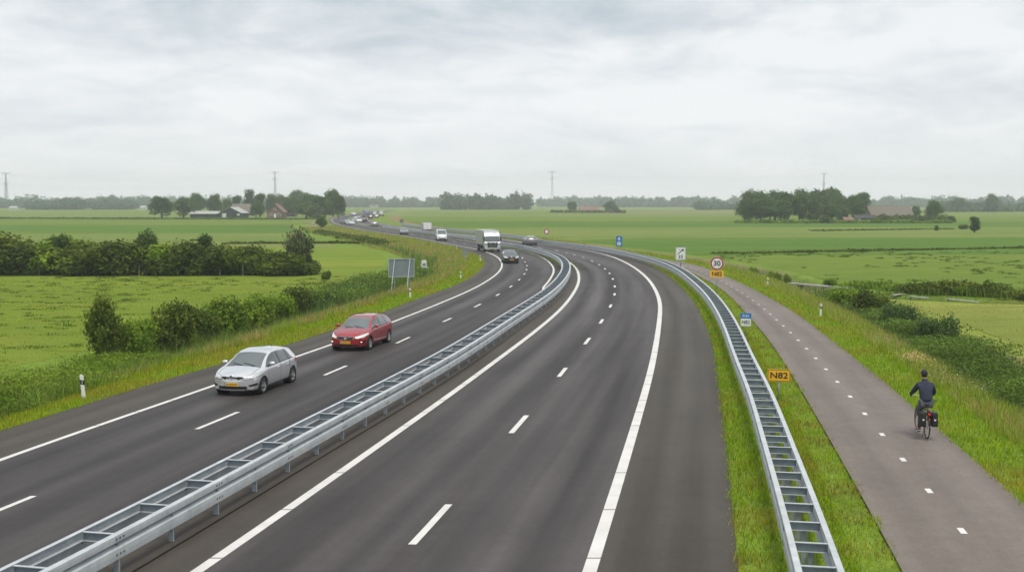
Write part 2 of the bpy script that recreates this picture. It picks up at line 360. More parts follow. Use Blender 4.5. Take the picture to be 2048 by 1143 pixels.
# ------------------------------------------------------------------ sky, light, air
SUN_EL, SUN_AZ = R(71), R(150)          # azimuth clockwise from +Y: high, behind the camera to the right
def build_world():
    w = bpy.data.worlds.new('World'); scene.world = w; w.use_nodes = True; t = w.node_tree
    for n in list(t.nodes): t.nodes.remove(n)
    N = t.nodes.new; L = t.links.new
    out = N('ShaderNodeOutputWorld'); sky = N('ShaderNodeTexSky'); sky.sky_type = 'NISHITA'; sky.sun_disc = False
    sky.sun_elevation = SUN_EL; sky.sun_rotation = SUN_AZ; sky.dust_density = 3
    b1 = N('ShaderNodeBackground'); b1.inputs['Strength'].default_value = .10; L(sky.outputs['Color'], b1.inputs['Color'])
    tc = N('ShaderNodeTexCoord'); sep = N('ShaderNodeSeparateXYZ'); L(tc.outputs['Generated'], sep.inputs[0])
    def math_(op, a, b=None, c=None):
        x = N('ShaderNodeMath'); x.operation = op
        for i, v in enumerate((a, b, c)):
            if v is None: continue
            if isinstance(v, (int, float)): x.inputs[i].default_value = v
            else: L(v, x.inputs[i])
        return x.outputs[0]
    z = math_('MAXIMUM', sep.outputs['Z'], 0.0); zz = math_('ADD', z, .20)
    px = math_('DIVIDE', sep.outputs['X'], zz); py = math_('DIVIDE', sep.outputs['Y'], zz)
    cb = N('ShaderNodeCombineXYZ'); L(px, cb.inputs[0]); L(py, cb.inputs[1])
    def noise(scale, detail, rough, offx, sc=(1, 1, 1), dist=.0):
        mp = N('ShaderNodeMapping'); mp.inputs['Location'].default_value = (offx, offx*.7, 0); mp.inputs['Scale'].default_value = sc
        L(cb.outputs[0], mp.inputs['Vector']); n = N('ShaderNodeTexNoise'); n.inputs['Scale'].default_value = scale; n.inputs['Detail'].default_value = detail
        n.inputs['Roughness'].default_value = rough; n.inputs['Distortion'].default_value = dist; L(mp.outputs[0], n.inputs['Vector']); return n.outputs['Fac']
    n1 = noise(.9, 4, .5, 3.1, (1, .9, 1), .4); n2 = noise(2.6, 6, .55, 11.7, (1, 1, 1), .6); n3 = noise(7., 5, .6, 5.2)
    s = math_('ADD', math_('MULTIPLY', n1, .50), math_('ADD', math_('MULTIPLY', n2, .36), math_('MULTIPLY', n3, .14)))
    r = N('ShaderNodeValToRGB'); e = r.color_ramp.elements
    e[0].position = .39; e[0].color = (.40, .465, .52, 1); e[1].position = .575; e[1].color = (.77, .785, .80, 1)
    q = e.new(.45); q.color = (.51, .565, .61, 1); q = e.new(.51); q.color = (.635, .67, .70, 1)
    L(s, r.inputs['Fac'])
    # thicker, even cloud towards the horizon
    hz = N('ShaderNodeMapRange'); hz.inputs['From Min'].default_value = 0; hz.inputs['From Max'].default_value = .16
    hz.inputs['To Min'].default_value = .85; hz.inputs['To Max'].default_value = 0; L(z, hz.inputs['Value'])
    mx = N('ShaderNodeMix'); mx.data_type = 'RGBA'; L(hz.outputs[0], mx.inputs[0]); L(r.outputs['Color'], mx.inputs[6]); mx.inputs[7].default_value = (.90, .895, .92, 1)
    b2 = N('ShaderNodeBackground'); b2.inputs['Strength'].default_value = 1.0; L(mx.outputs[2], b2.inputs['Color'])
    ms = N('ShaderNodeMixShader'); ms.inputs[0].default_value = .93; L(b1.outputs[0], ms.inputs[1]); L(b2.outputs[0], ms.inputs[2])
    L(ms.outputs[0], out.inputs['Surface'])
build_world()
sun = bpy.data.objects.new('sun', bpy.data.lights.new('sun', 'SUN')); C.objects.link(sun)
sun.data.energy = 2.2; sun.data.angle = R(24); sun.data.color = (1, .93, .83)
sd = Vector((math.sin(SUN_AZ)*math.cos(SUN_EL), math.cos(SUN_AZ)*math.cos(SUN_EL), math.sin(SUN_EL)))
sun.rotation_euler = sd.to_track_quat('Z', 'Y').to_euler(); sun.location = (0, 0, 80)
scene.view_settings.view_transform = 'Standard'; scene.view_settings.look = 'None'; scene.view_settings.exposure = 0.30; scene.view_settings.gamma = 1
scene.cycles.use_denoising = True
scene.cycles.max_bounces = 6; scene.cycles.diffuse_bounces = 2; scene.cycles.volume_bounces = 2; scene.cycles.transparent_max_bounces = 8
scene.cycles.sample_clamp_indirect = 4

def build_haze():
    m = bpy.data.materials.new('haze_air'); m.use_nodes = True; t = m.node_tree
    for n in list(t.nodes): t.nodes.remove(n)
    o = t.nodes.new('ShaderNodeOutputMaterial'); v = t.nodes.new('ShaderNodeVolumePrincipled')
    v.inputs['Color'].default_value = (.88, .92, 1.0, 1); v.inputs['Density'].default_value = .00031; v.inputs['Anisotropy'].default_value = .1
    t.links.new(v.outputs[0], o.inputs['Volume'])
    b = MB(); b.box((0, 1320, 32), (4400, 2840, 72))
    h = b.build('haze', m); tag(h, 'thin pale haze over the fields', kind='stuff')
build_haze()

# ------------------------------------------------------------------ ground, one sheet to the horizon
FZ = -.5
def build_ground():
    def spread(a, b, far, n):
        t = np.linspace(0, 1, n+1)[1:]; g = (np.exp(4.2*t)-1)/(math.exp(4.2)-1)
        return b+(far-b)*g
    xs = np.concatenate([-spread(0, 70, 9000, 60)[::-1], np.arange(-70, 71, .8), spread(0, 71, 9000, 60)])
    ys = np.concatenate([-spread(0, 40, 900, 18)[::-1], np.arange(-40, 215, .8), spread(0, 215, 16000, 110)])
    xx, yy = np.meshgrid(xs, ys); P = np.c_[xx.ravel(), yy.ravel()]
    z = ground_z(P); nx, ny = len(xs), len(ys)
    dl, dr = outside(P); d = np.maximum(dl, dr); left = dl > dr
    rough = np.sin(P[:, 0]*.9+np.sin(P[:, 1]*.7)*2)*np.sin(P[:, 1]*1.1+np.sin(P[:, 0]*.53)*1.7)
    z = z+rough*.035*np.clip((d-2.5)/4, 0, 1)*np.clip(10-d, 0, 1)
    col = np.empty((len(P), 3)); a = np.array
    short = a((.14, .205, .028)); tan = a((.19, .175, .07)); reed = a((.05, .085, .022)); past = a((.135, .205, .024))
    def lerp(c0, c1, t): t = np.clip(t, 0, 1)[:, None]; return c0*(1-t)+c1*t
    col = lerp(short, tan, (d-2.5)/1.5)
    dd = np.minimum(np.minimum(pl_dist(P, DitchL), pl_dist(P, DitchR)), pl_dist(P, DitchX))
    beyond = d > np.where(left, 8.2, 8.5)
    yel = (~left) & (P[:, 1] < 86); pc = np.where(yel[:, None], a((.20, .24, .04)), past); col = np.where(beyond[:, None], pc, col)
    col = lerp(col, reed, 1.3-dd/2.0)
    idx = np.arange(nx*ny).reshape(ny, nx)
    f = np.stack([idx[:-1, :-1], idx[:-1, 1:], idx[1:, 1:], idx[1:, :-1]], -1).reshape(-1, 4)
    g = NT('ground_grass'); p = g.n('ShaderNodeNewGeometry').outputs['Position']
    at_ = g.n('ShaderNodeAttribute', attribute_name='col')
    n1 = g.noise(p, .25, 6, .65, (.6, 1, 1)); n2 = g.noise(p, 2.5, 5, .7); n3 = g.noise(p, 14, 3, .7)
    c = at_.outputs['Color']
    for n, lo, hi in ((n1, .75, 1.25), (n2, .72, 1.28), (n3, .75, 1.25)):
        x = g.n('ShaderNodeVectorMath', operation='SCALE'); g.l(c, x.inputs[0]); g.l(g.rng(n, .3, .7, lo, hi), x.inputs['Scale']); c = x.outputs['Vector']
    g.l(c, g.b.inputs['Base Color']); g.b.inputs['Roughness'].default_value = .95; g.b.inputs['Specular IOR Level'].default_value = .1
    g.bump(n2, .7, .08)
    o = ob('ground', mesh_np('ground', np.c_[P, z], f, np.full(len(f), 4), [g.m], smooth=True, col=col)); tag(o, kind='structure')
build_ground()

def ribbon(name, cl, cr, y0, y1, m, z=0.0, n=6, step=1.0, label=None, kind='structure'):
    """sheet between two curves x(y)"""
    y = np.arange(y0, y1+.01, step); t = np.linspace(0, 1, n+1)
    xl, xr = X(cl, y), X(cr, y); s = np.concatenate([[0], np.cumsum(np.hypot(np.diff(xl), np.diff(y)))])
    ct = 1/np.sqrt(1+np.gradient(xl, y)**2)
    V = np.stack([xl[:, None]+(xr-xl)[:, None]*t, np.repeat(y[:, None], n+1, 1), np.full((len(y), n+1), z)], -1).reshape(-1, 3)
    UV = np.stack([((xr-xl)*ct)[:, None]*t, np.repeat(s[:, None], n+1, 1)], -1).reshape(-1, 2)
    idx = np.arange(len(y)*(n+1)).reshape(len(y), n+1)
    f = np.stack([idx[:-1, :-1], idx[:-1, 1:], idx[1:, 1:], idx[1:, :-1]], -1).reshape(-1, 4)
    o = ob(name, mesh_np(name, V, f, np.full(len(f), 4), [m], uv=UV)); return tag(o, label, kind=kind)
Y0 = -60
ribbon('hard_shoulder', LPave, LL, Y0, 1000, M['shoulder'])
ribbon('road', LL, blend(MBc, off(LRight, .45), 112, 135), Y0, 1000, M['road_l'])
RIn = blend(off(RLeft, -.06), off(RLeft, -.5), 112, 135)
ribbon('median_strip', blend(off(MBc, .0), off(MBc, .35), 90, 110), RIn, Y0, 118, M['median'])
ribbon('road', RIn, RR, Y0, 1000, M['road_r'])
ribbon('hard_shoulder', RR, RPave, Y0, 1000, M['shoulder'])
ribbon('bicycle_path', PLeft, PRight, Y0, 330, M['path'], z=.004)
# concrete bed under the median barrier posts
ribbon('median_kerb', off(MBc, -.02), off(MBc, .62), Y0, 116, M['median'], z=.035, n=2)

def build_markings():
    b = MB()
    def along(c, y0, y1, w, z=.005, step=1.0):
        y = np.arange(y0, y1+1e-6, (y1-y0)/max(1, round((y1-y0)/step)))
        x = X(c, y); g = np.interp(y, YG, np.gradient(c, YG)); k = np.sqrt(1+g*g)
        vs = []
        for i in range(len(y)): vs += [(x[i]-w/2*k[i], y[i], z), (x[i]+w/2*k[i], y[i], z)]
        b.add(vs, [(2*i, 2*i+1, 2*i+3, 2*i+2) for i in range(len(y)-1)])
    def solid(c, w, seams):
        y = -40.; r = random.Random(3)
        while y < 600:
            L_ = r.choice((2.2, 3.4, 4.6, 6.)) if y < 70 else 60.
            along(c, y, y+L_, w); y += L_+(.05 if y < 70 else .0)
    solid(LL, .19, 1); solid(RLeft, .24, 1); solid(RR, .27, 1); solid(LRight, .19, 1)
    dl = [(24.2-8.7*k-2.6, 24.2-8.7*k) for k in range(1, 8)][::-1]+[(23.3, 25.9), (33.7, 36.5), (44.4, 47.0), (54.6, 57.1), (64.5, 66.6), (73.6, 76.0), (82.6, 84.5), (90.9, 92.9), (99.1, 101), (107.2, 109), (114.2, 116), (121.6, 123.4), (129, 131)]
    y = 138.
    while y < 520: dl.append((y, y+2.8)); y += 10
    for a, c in dl: along(LDash, a, c, .15)
    dr = [(22.1-11*k, 25.1-11*k) for k in range(1, 6)][::-1]+[(22.15, 25.16), (33.1, 35.9), (44, 46.4), (54.2, 56.8), (63.6, 65.9), (73.4, 75.6), (83, 85), (91, 93), (100, 102), (108, 109.8), (115.6, 117.4), (123, 124.8), (131, 132.8), (139.6, 141.6), (147, 149), (153, 155), (160, 162.4)]
    y = 170.
    while y < 520: dr.append((y, y+3)); y += 10
    for a, c in dr: along(RDash, a, c, .17)
    o = b.build('road_markings', M['paint']); tag(o, 'white edge lines and lane dashes on the asphalt', kind='structure')
    b2 = MB(); b = b2; c = (PLeft+PRight)/2; c = PLeft+(PRight-PLeft)*.465
    y = 23.08-3.27*12
    while y < 150: along(c, y-.21, y+.21, .14, z=.009); y += 3.27
    o = b2.build('path_markings', M['paint']); tag(o, 'short white centre dashes along the bicycle path', kind='structure')
build_markings()

# ------------------------------------------------------------------ fields
def field(name, poly, m, z=FZ+.012, rise=0.):
    bm = bmesh.new(); f = bm.faces.new([bm.verts.new((x, y, z)) for x, y in poly]); f.normal_update()
    if f.normal.z < 0: f.normal_flip()
    bmesh.ops.triangulate(bm, faces=bm.faces[:])
    me = bpy.data.meshes.new(name); bm.to_mesh(me); bm.free(); me.materials.append(m)
    return tag(ob(name, me), kind='structure')
FM = {
 'bright': field_mat('pasture_bright', (0.122, 0.174, 0.023), (0.147, 0.199, 0.026), (0.176, 0.209, 0.037), tus=.75),
 'mid': field_mat('pasture_mid', (0.109, 0.171, 0.028), (0.134, 0.190, 0.032), (0.162, 0.202, 0.040), tus=.35),
 'deep': field_mat('meadow_deep', (0.077, 0.146, 0.025), (0.090, 0.162, 0.027), (0.110, 0.172, 0.032), tus=.0, stripe=.12, sdir=R(88)),
 'pale': field_mat('meadow_pale', (0.125, 0.182, 0.040), (0.152, 0.201, 0.049), (0.178, 0.206, 0.059), stripe=.10, sdir=R(88)),
 'lime': field_mat('meadow_lime', (0.138, 0.201, 0.026), (0.162, 0.214, 0.030), (0.185, 0.219, 0.040), stripe=.16, sdir=R(70)),
 'yellow': field_mat('mown_field', (.145, .195, .038), (.180, .210, .045), (.215, .220, .062), tus=.3, stripe=.12, sdir=R(80)),
 'tan': field_mat('dry_field', (0.210, 0.192, 0.096), (0.190, 0.187, 0.088), (0.228, 0.197, 0.114)),
 'dry': field_mat('verge_hay', (0.256, 0.169, 0.070), (0.194, 0.157, 0.054), (0.295, 0.180, 0.096), tus=.4),
}
def lx(y, d=9.5):           # a line d metres left of the pavement
    k = math.sqrt(1+np.interp(y, YG, np.gradient(LPave, YG))**2); return float(X(LPave, y)-d*k)
def rx(y, d=11.):
    c = blend(PRight, RPave, 190, 215); k = math.sqrt(1+np.interp(y, YG, np.gradient(c, YG))**2); return float(X(c, y)+d*k)
def lfield(m, y0, y1, far=4000, d=9.5, slope=0.0):
    ys = np.linspace(y0, y1, max(3, int((y1-y0)/6)))
    field('field', [(lx(y, d), y) for y in ys]+[(-far, y1+slope*far), (-far, y0+slope*far)], FM[m])
def rfield(m, y0, y1, far=4000, d=9.5, slope=0.0):
    ys = np.linspace(y0, y1, max(3, int((y1-y0)/6)))
    field('field', [(rx(y, d), y) for y in ys]+[(far, y1+slope*far), (far, y0+slope*far)], FM[m])
lfield('bright', -50, 112, d=10.5)
lfield('lime', 113.5, 182, d=12)
lfield('pale', 185, 268, d=17)
lfield('deep', 271, 372, d=14); lfield('mid', 375, 470, d=9); lfield('deep', 474, 560, d=10); lfield('pale', 563, 760, d=12); lfield('mid', 765, 1700, d=14)
field('field', [(rx(y, 10), y) for y in np.linspace(-50, 80, 20)]+[(140, 76), (900, 60), (900, -50)], FM['yellow'])
field('field', [(rx(93, 8.6), 96), (60, 90), (900, 75), (900, 175), (200, 166)]+[(rx(y, 10), y) for y in np.linspace(152, 96, 10)], FM['mid'])
field('field', [(rx(y, 10), y) for y in np.linspace(155, 215, 12)]+[(30, 236), (900, 250), (900, 178), (200, 169)], FM['deep'])
field('field', [(rx(y, 6), y) for y in np.linspace(216, 330, 16)]+[(900, 370), (900, 252), (30, 238)], FM['pale'])
field('field', [(rx(y, 6), y) for y in np.linspace(333, 440, 14)]+[(4000, 520), (4000, 420), (900, 374)], FM['deep'])
rfield('mid', 444, 600, slope=.02); rfield('pale', 606, 720, slope=.02); rfield('mid', 726, 1000, slope=.02)
field('field', [(60, 740), (190, 744), (190, 880), (60, 860)], FM['tan'], z=FZ+.03)
field('field', [(rx(y, 1.5), y) for y in np.linspace(330, 560, 30)]+[(rx(y, 14), y) for y in np.linspace(560, 330, 30)], FM['dry'], z=FZ+.05)
lfield('pale', 1720, 3200, far=6000); rfield('pale', 1020, 1700, far=6000); rfield('mid', 1710, 3600, far=6000)

# ditch water, glimpsed between the reeds
def water(pl, w, z):
    b = MB(); vs = []
    for i, p in enumerate(pl):
        a = Vector((*pl[max(i-1, 0)], 0)); c = Vector((*pl[min(i+1, len(pl)-1)], 0)); d = (c-a).normalized(); n = Vector((-d.y, d.x, 0))
        q = Vector((*p, z)); vs += [tuple(q-n*w/2), tuple(q+n*w/2)]
    b.add(vs, [(2*i, 2*i+1, 2*i+3, 2*i+2) for i in range(len(pl)-1)]); tag(b.build('water', M['water']), kind='structure')
water(DitchL, 2.0, -1.12); water(DitchR, 1.8, -1.10); water(DitchX, 2.2, -1.0)

# ------------------------------------------------------------------ vegetation
def blades(name, P, h, w, lean, col, label, zr=0., mats=None, tipcol=None, cat=None):
    """one mesh of single grass blades: P (n,3)"""
    n = len(P); th = rng.random(n)*2*np.pi; ph = rng.random(n)*2*np.pi; ln = lean*rng.random(n)*h
    dx, dy = np.cos(th)*w/2, np.sin(th)*w/2
    V = np.empty((n, 5, 3), np.float32)
    V[:, 0] = P-np.c_[dx, dy, np.zeros(n)]; V[:, 1] = P+np.c_[dx, dy, np.zeros(n)]
    mid = P+np.c_[np.cos(ph)*ln*.35, np.sin(ph)*ln*.35, h*.55]
    V[:, 2] = mid+np.c_[dx, dy, 0*h]*.8; V[:, 3] = mid-np.c_[dx, dy, 0*h]*.8
    V[:, 4] = P+np.c_[np.cos(ph)*ln, np.sin(ph)*ln, h]
    base = np.arange(n)[:, None]*5
    F_ = np.concatenate([base+np.array([0, 1, 2, 3]), base+np.array([3, 2, 4])], 1).ravel()
    ln_ = np.tile([4, 3], n)
    c = np.repeat(col[:, None, :], 5, 1)
    if tipcol is not None: c[:, 4] = tipcol
    o = ob(name, mesh_np(name, V.reshape(-1, 3), F_, ln_, [mats or M['grass']], col=c.reshape(-1, 3)))
    tag(o, label, cat or 'grass', kind='stuff'); return o
def in_view(P, m=1.12): return (P[:, 1] > 15) & (np.abs(P[:, 0]) < (P[:, 1]+4)*.4655*m+1)
def scatter(c, d0, d1, y0, y1, side, dens, fall=40.):
    """points between offsets d0 and d1 outside curve c; density thins with distance"""
    ys = np.arange(y0, y1, .5); k = dens*.5*np.minimum(1, (fall/np.maximum(ys, 1))**1.5)
    d1a = d1(ys) if callable(d1) else np.full(len(ys), float(d1)); d0a = d0(ys) if callable(d0) else np.full(len(ys), float(d0))
    cnt = rng.poisson(np.maximum(0, k*(d1a-d0a))); y = np.repeat(ys, cnt)+rng.random(cnt.sum())*.5
    a, b = np.repeat(d0a, cnt), np.repeat(d1a, cnt); d = a+(b-a)*rng.random(len(y))
    g = np.interp(y, YG, np.gradient(c, YG)); nx, ny = 1/np.sqrt(1+g*g), -g/np.sqrt(1+g*g)
    P = np.c_[X(c, y)+side*d*nx, y+side*d*ny]
    k = in_view(P); return P[k], d[k]
def vnoise(P, s, seed=0):
    q = P*s; r = np.zeros(len(P)); g = np.random.default_rng(seed)
    for i in range(7):
        a = g.random()*6.28; f = 1+g.random()*1.6; r += np.sin((q[:, 0]*math.cos(a)+q[:, 1]*math.sin(a))*f*2+g.random()*9)
    return r/2.6
def colours(n, stops, jitter=.22):
    """pick per blade from palette with jitter"""
    c = np.array(stops)[rng.integers(0, len(stops), n)]
    return np.clip(c*(1+jitter*rng.standard_normal((n, 1)))*(1+.07*rng.standard_normal((n, 3))), .004, .6)
def z3(P): return np.c_[P, ground_z(P)-.02]
SHORT = [(0.230, 0.384, 0.011), (0.305, 0.458, 0.013), (0.397, 0.498, 0.017), (0.182, 0.307, 0.011)]
YEL = [(0.372, 0.360, 0.031), (0.437, 0.349, 0.046), (0.284, 0.332, 0.023)]
TAN = [(0.511, 0.401, 0.119), (0.431, 0.354, 0.093), (0.274, 0.308, 0.052), (0.589, 0.448, 0.155), (0.197, 0.270, 0.031)]
REED = [(0.147, 0.246, 0.032), (0.103, 0.204, 0.020), (0.222, 0.334, 0.046), (0.265, 0.348, 0.063)]
def grow(name, c, d0, d1, y0, y1, side, dens, h, w, lean, pal, label, fall=40., pal2=None, patch=.35, hv=.4, tip=None, seed=1):
    P, d = scatter(c, d0, d1, y0, y1, side, dens, fall)
    n = len(P); v = vnoise(P, patch, seed); v2 = vnoise(P, 1.3, seed+5)
    far = np.maximum(1, P[:, 1]/fall)**.75
    hh = h*(1+hv*rng.standard_normal(n)*.5)*(1+.28*v2); hh = np.clip(hh, h*.3, h*2.2)
    col = colours(n, pal)
    if pal2 is not None:
        k = rng.random(n) < np.clip(.35+.6*v, 0, .95); c2 = colours(n, pal2); col = np.where(k[:, None], c2, col)
    tipc = None if tip is None else np.where((rng.random(n) < .55)[:, None], np.array(tip)*(1+.15*rng.standard_normal((n, 1))), col)
    return blades(name, z3(P), hh, w*far*(.7+.6*rng.random(n)), lean, col, label, tipcol=tipc)
LW = lambda ys: np.interp(ys, [0, 60, 80, 100, 130, 160, 400], [3.4, 3.2, 3.2, 3.0, 2.4, 2., 2.])
dit = lambda ys: np.interp(ys, [0, 60, 80, 100, 122, 148, 180, 400], [5.4, 5.6, 5.4, 6.4, 6.6, 8, 12, 12])
grow('grass', LPave, -.12, LW, 20, 260, -1, 260, .17, .020, .8, SHORT, 'short bright green grass beside the left hard shoulder', pal2=YEL, patch=.25)
grow('grass', LPave, lambda y: LW(y)-.9, dit, 20, 330, -1, 200, .46, .015, .6, TAN, 'tall tan grass with seed heads on the bank below the left verge', pal2=SHORT, tip=(.36, .28, .19), seed=3)
grow('grass', RPave, -.10, lambda y: np.interp(y, [0, 30, 60, 80, 100, 140, 200, 400], [2.2, 2.35, 2.1, 1.5, 1.4, 2, 2.5, 3]), 18, 230, 1, 280, .15, .018, .8, SHORT, 'short green grass strip under the right-hand ladder barrier', pal2=YEL, patch=.5, seed=8)
grow('grass', PLeft, -.10, lambda y: np.interp(y, [0, 30, 60, 100, 130], [1.3, 1.3, 1.2, .9, .2]), 18, 130, -1, 240, .12, .018, .8, SHORT[:3], 'yellowish grass strip between ladder barrier and bicycle path', pal2=YEL+[(.20, .13, .05)], patch=.8, seed=11)
grow('grass', PRight, -.12, 2.6, 20, 200, 1, 230, .16, .019, .8, SHORT, 'short bright grass beside the bicycle path', pal2=YEL, patch=.3, seed=14)
grow('grass', PRight, 1.7, 5.2, 20, 230, 1, 170, .36, .015, .6, TAN+SHORT[:2], 'tall dry grass on the bank right of the bicycle path', pal2=SHORT, tip=(.38, .30, .20), seed=17)
grow('grass', RBc, 1.2, 10, 150, 320, 1, 26, .35, .02, .6, TAN, 'rough pale grass behind the far end of the right barrier', pal2=SHORT, fall=90, seed=19)
grow('grass', off(MBc, .6), -1.6, 1.9, 112, 340, 1, 60, .14, .03, .7, [(.13, .15, .05), (.19, .18, .08), (.10, .14, .04)], 'worn olive grass on the median strip beyond the bend', fall=80, seed=23)
def along_ditch(name, pl, y0, y1, w, dens, h, wd, pal, label, tip=None, fall=55., seed=2, lean=.75):
    Ps = []
    for a, b in zip(pl[:-1], pl[1:]):
        L_ = math.dist(a, b); n = int(L_*w*dens*min(1, (fall/max(20, (a[1]+b[1])/2))**1.4))
        t = rng.random(n); d = np.array(b)-np.array(a); nn = np.array((-d[1], d[0]))/L_
        Ps.append(np.array(a)+t[:, None]*d+nn*((rng.random((n, 1))+rng.random((n, 1))-1)*w))
    P = np.concatenate(Ps); P = P[in_view(P) & (P[:, 1] > y0) & (P[:, 1] < y1)]; n = len(P)
    v = vnoise(P, .55, seed); keep = rng.random(n) < .75+.45*v; P = P[keep]; v = v[keep]; n = len(P)
    far = np.maximum(1, P[:, 1]/fall)**.8; hh = h*(.55+.5*rng.random(n))*(1+.3*v)
    col = colours(n, pal, .28); tc = None if tip is None else np.where((rng.random(n) < .3)[:, None], np.array(tip), col)
    blades(name, z3(P), hh, wd*far*(.7+.6*rng.random(n)), lean, col, label, tipcol=tc)
along_ditch('reeds', DitchL, 30, 75, 2.6, 190, .95, .024, REED, 'tall grey green reeds filling the ditch beside the left bushes', tip=(.15, .14, .08))
along_ditch('reeds', DitchL, 75, 112, 2.3, 95, 1.5, .026, [(.085, .18, .05), (.065, .145, .04), (.12, .20, .07)], 'lush green reeds in the ditch behind the sign back', seed=5)
along_ditch('reeds', DitchL, 112, 300, 1.8, 45, 1.3, .03, REED+[(.09, .14, .04)], 'green reeds in the far bend of the left ditch', seed=6)
along_ditch('reeds', DitchR, 30, 96, 2.3, 200, .62, .024, [(.115, .200, .030), (.085, .165, .025), (.150, .220, .045)], 'dense green reeds filling the ditch right of the bicycle path', seed=7, tip=(.16, .17, .09))
along_ditch('reeds', DitchR, 96, 240, 1.5, 40, .9, .03, REED+TAN[:2], 'sparse reeds along the far right ditch', seed=9)
along_ditch('reeds', [(p[0], p[1]+3.4) for p in DitchX], 60, 120, 1.7, 70, .9, .03, REED, 'dark reeds on the far bank of the right cross ditch', seed=12)
# tussocks in the pastures
def tussocks(n, xr, yr, label, cond, seed, h=.17, blade=30):
    g = np.random.default_rng(seed); P = np.c_[g.uniform(*xr, n), g.uniform(*yr, n)]; P = P[cond(P) & in_view(P)]
    P = P[vnoise(P, .06, seed) > -.35]
    r = .22+.5*g.random(len(P))**2; k = (blade*(.6+r*2.2)).astype(int); Q = np.repeat(P, k, 0); rr = np.repeat(r, k)
    a = g.random(len(Q))*6.283; q = np.sqrt(g.random(len(Q)))*rr; Q = Q+np.c_[np.cos(a)*q*1.7, np.sin(a)*q]
    hh = h*(1.15-q/rr*.7)*(.7+.6*g.random(len(Q))); far = np.maximum(1, Q[:, 1]/55)**.7
    blades('grass', z3(Q), hh, .035*far, .8, colours(len(Q), [(.10, .175, .018), (.115, .19, .020), (.09, .155, .020)], .15), label)
tussocks(800, (-60, -14), (36, 111), 'dark green tussocks dotted over the left pasture', lambda P: outside(P)[0] > 11.5, 31)
tussocks(600, (26, 110), (98, 168), 'dark tussocks dotted over the right pasture', lambda P: outside(P)[1] > 11, 32, h=.22)
def sward(n, xr, yr, label, cond, pal, seed, h=.13, w=.03):
    g = np.random.default_rng(seed); P = np.c_[g.uniform(*xr, n), yr[0]+(yr[1]-yr[0])*g.random(n)**1.6]; P = P[cond(P) & in_view(P)]
    far = np.maximum(1, P[:, 1]/50)**.8
    blades('grass', z3(P), h*(.5+g.random(len(P)))*(1+.3*vnoise(P, .4, seed)), w*far, .8, colours(len(P), pal), label)
sward(42000, (-56, -14), (36, 108), 'bright green sward of the left pasture', lambda P: outside(P)[0] > 9.2, SHORT[:3]+[(.15, .25, .016)], 41, h=.08)
sward(12000, (21, 60), (44, 84), 'yellow green mown stubble in the right field', lambda P: outside(P)[1] > 9.5, YEL+SHORT[1:3], 42, h=.1)

def leaves(P, Nrm, size, col, jit=.7):
    """leaf quads at P facing roughly Nrm -> verts, quads, colours"""
    n = len(P); q = Nrm+jit*rng.standard_normal((n, 3)); q /= np.linalg.norm(q, axis=1)[:, None]
    a = np.cross(q, rng.standard_normal((n, 3))); a /= np.linalg.norm(a, axis=1)[:, None]; b = np.cross(q, a)
    s = size*(.6+.8*rng.random((n, 1)))
    V = np.stack([P-a*s, P-b*s*.62, P+a*s, P+b*s*.62], 1).reshape(-1, 3)
    return V, np.arange(4*n), np.full(n, 4), np.repeat(col, 4, 0)
def crown_mesh(name, blobs, n, size, pal, seed=0, zmin=None, hollow=.35, lump=.22):
    g = np.random.default_rng(seed); B = np.array([b[:6] for b in blobs], float); ar = (B[:, 3]*B[:, 4]+B[:, 4]*B[:, 5]+B[:, 3]*B[:, 5]); ar /= ar.sum()
    i = g.choice(len(B), n, p=ar); d = g.standard_normal((n, 3)); d /= np.linalg.norm(d, axis=1)[:, None]
    ph = g.random((len(B), 3))*6.28
    lum = 1+lump*np.sin(d[:, 0]*5+ph[i, 0])*np.sin(d[:, 1]*5+ph[i, 1])+lump*.7*np.sin(d[:, 2]*9+ph[i, 2]+d[:, 0]*7)
    r = (1-hollow*g.random(n)**1.6)*lum*(1+.07*g.standard_normal(n))
    P = B[i, :3]+d*B[i, 3:6]*r[:, None]
    if zmin is not None: k = P[:, 2] > zmin; P = P[k]; d = d[k]; i = i[k]
    tone = 1+.13*g.standard_normal(len(B)); pc = np.array(pal)[g.integers(0, len(pal), len(B))]
    c = pc[i]*.6+np.array(pal)[g.integers(0, len(pal), len(P))]*.4
    c = np.clip(c*(tone[i]*(1+.16*g.standard_normal(len(P))))[:, None], .003, .5)
    V, f, l, cc = leaves(P, d, size, c); return mesh_np(name, V, f, l, [M['leaf']], col=cc)
def trunk_mesh(h, r, limbs=5, spread=1.6, seed=0, top=None):
    g = random.Random(seed); b = MB(); b.sm = True; top = top or h
    b.tube([(0, 0, -.2), (r*.2, 0, h*.3), (-r*.2, r*.3, h*.7), (0, 0, h)], [r*1.25, r, r*.75, r*.4], 8)
    for k in range(limbs):
        a = 6.283*k/limbs+g.random(); z = h*(.35+.4*g.random()); s = spread*(.6+.6*g.random())
        b.tube([(0, 0, z), (math.cos(a)*s*.5, math.sin(a)*s*.5, z+s*.55), (math.cos(a)*s, math.sin(a)*s, z+s*1.05)], [r*.45, r*.3, r*.12], 6)
    return b
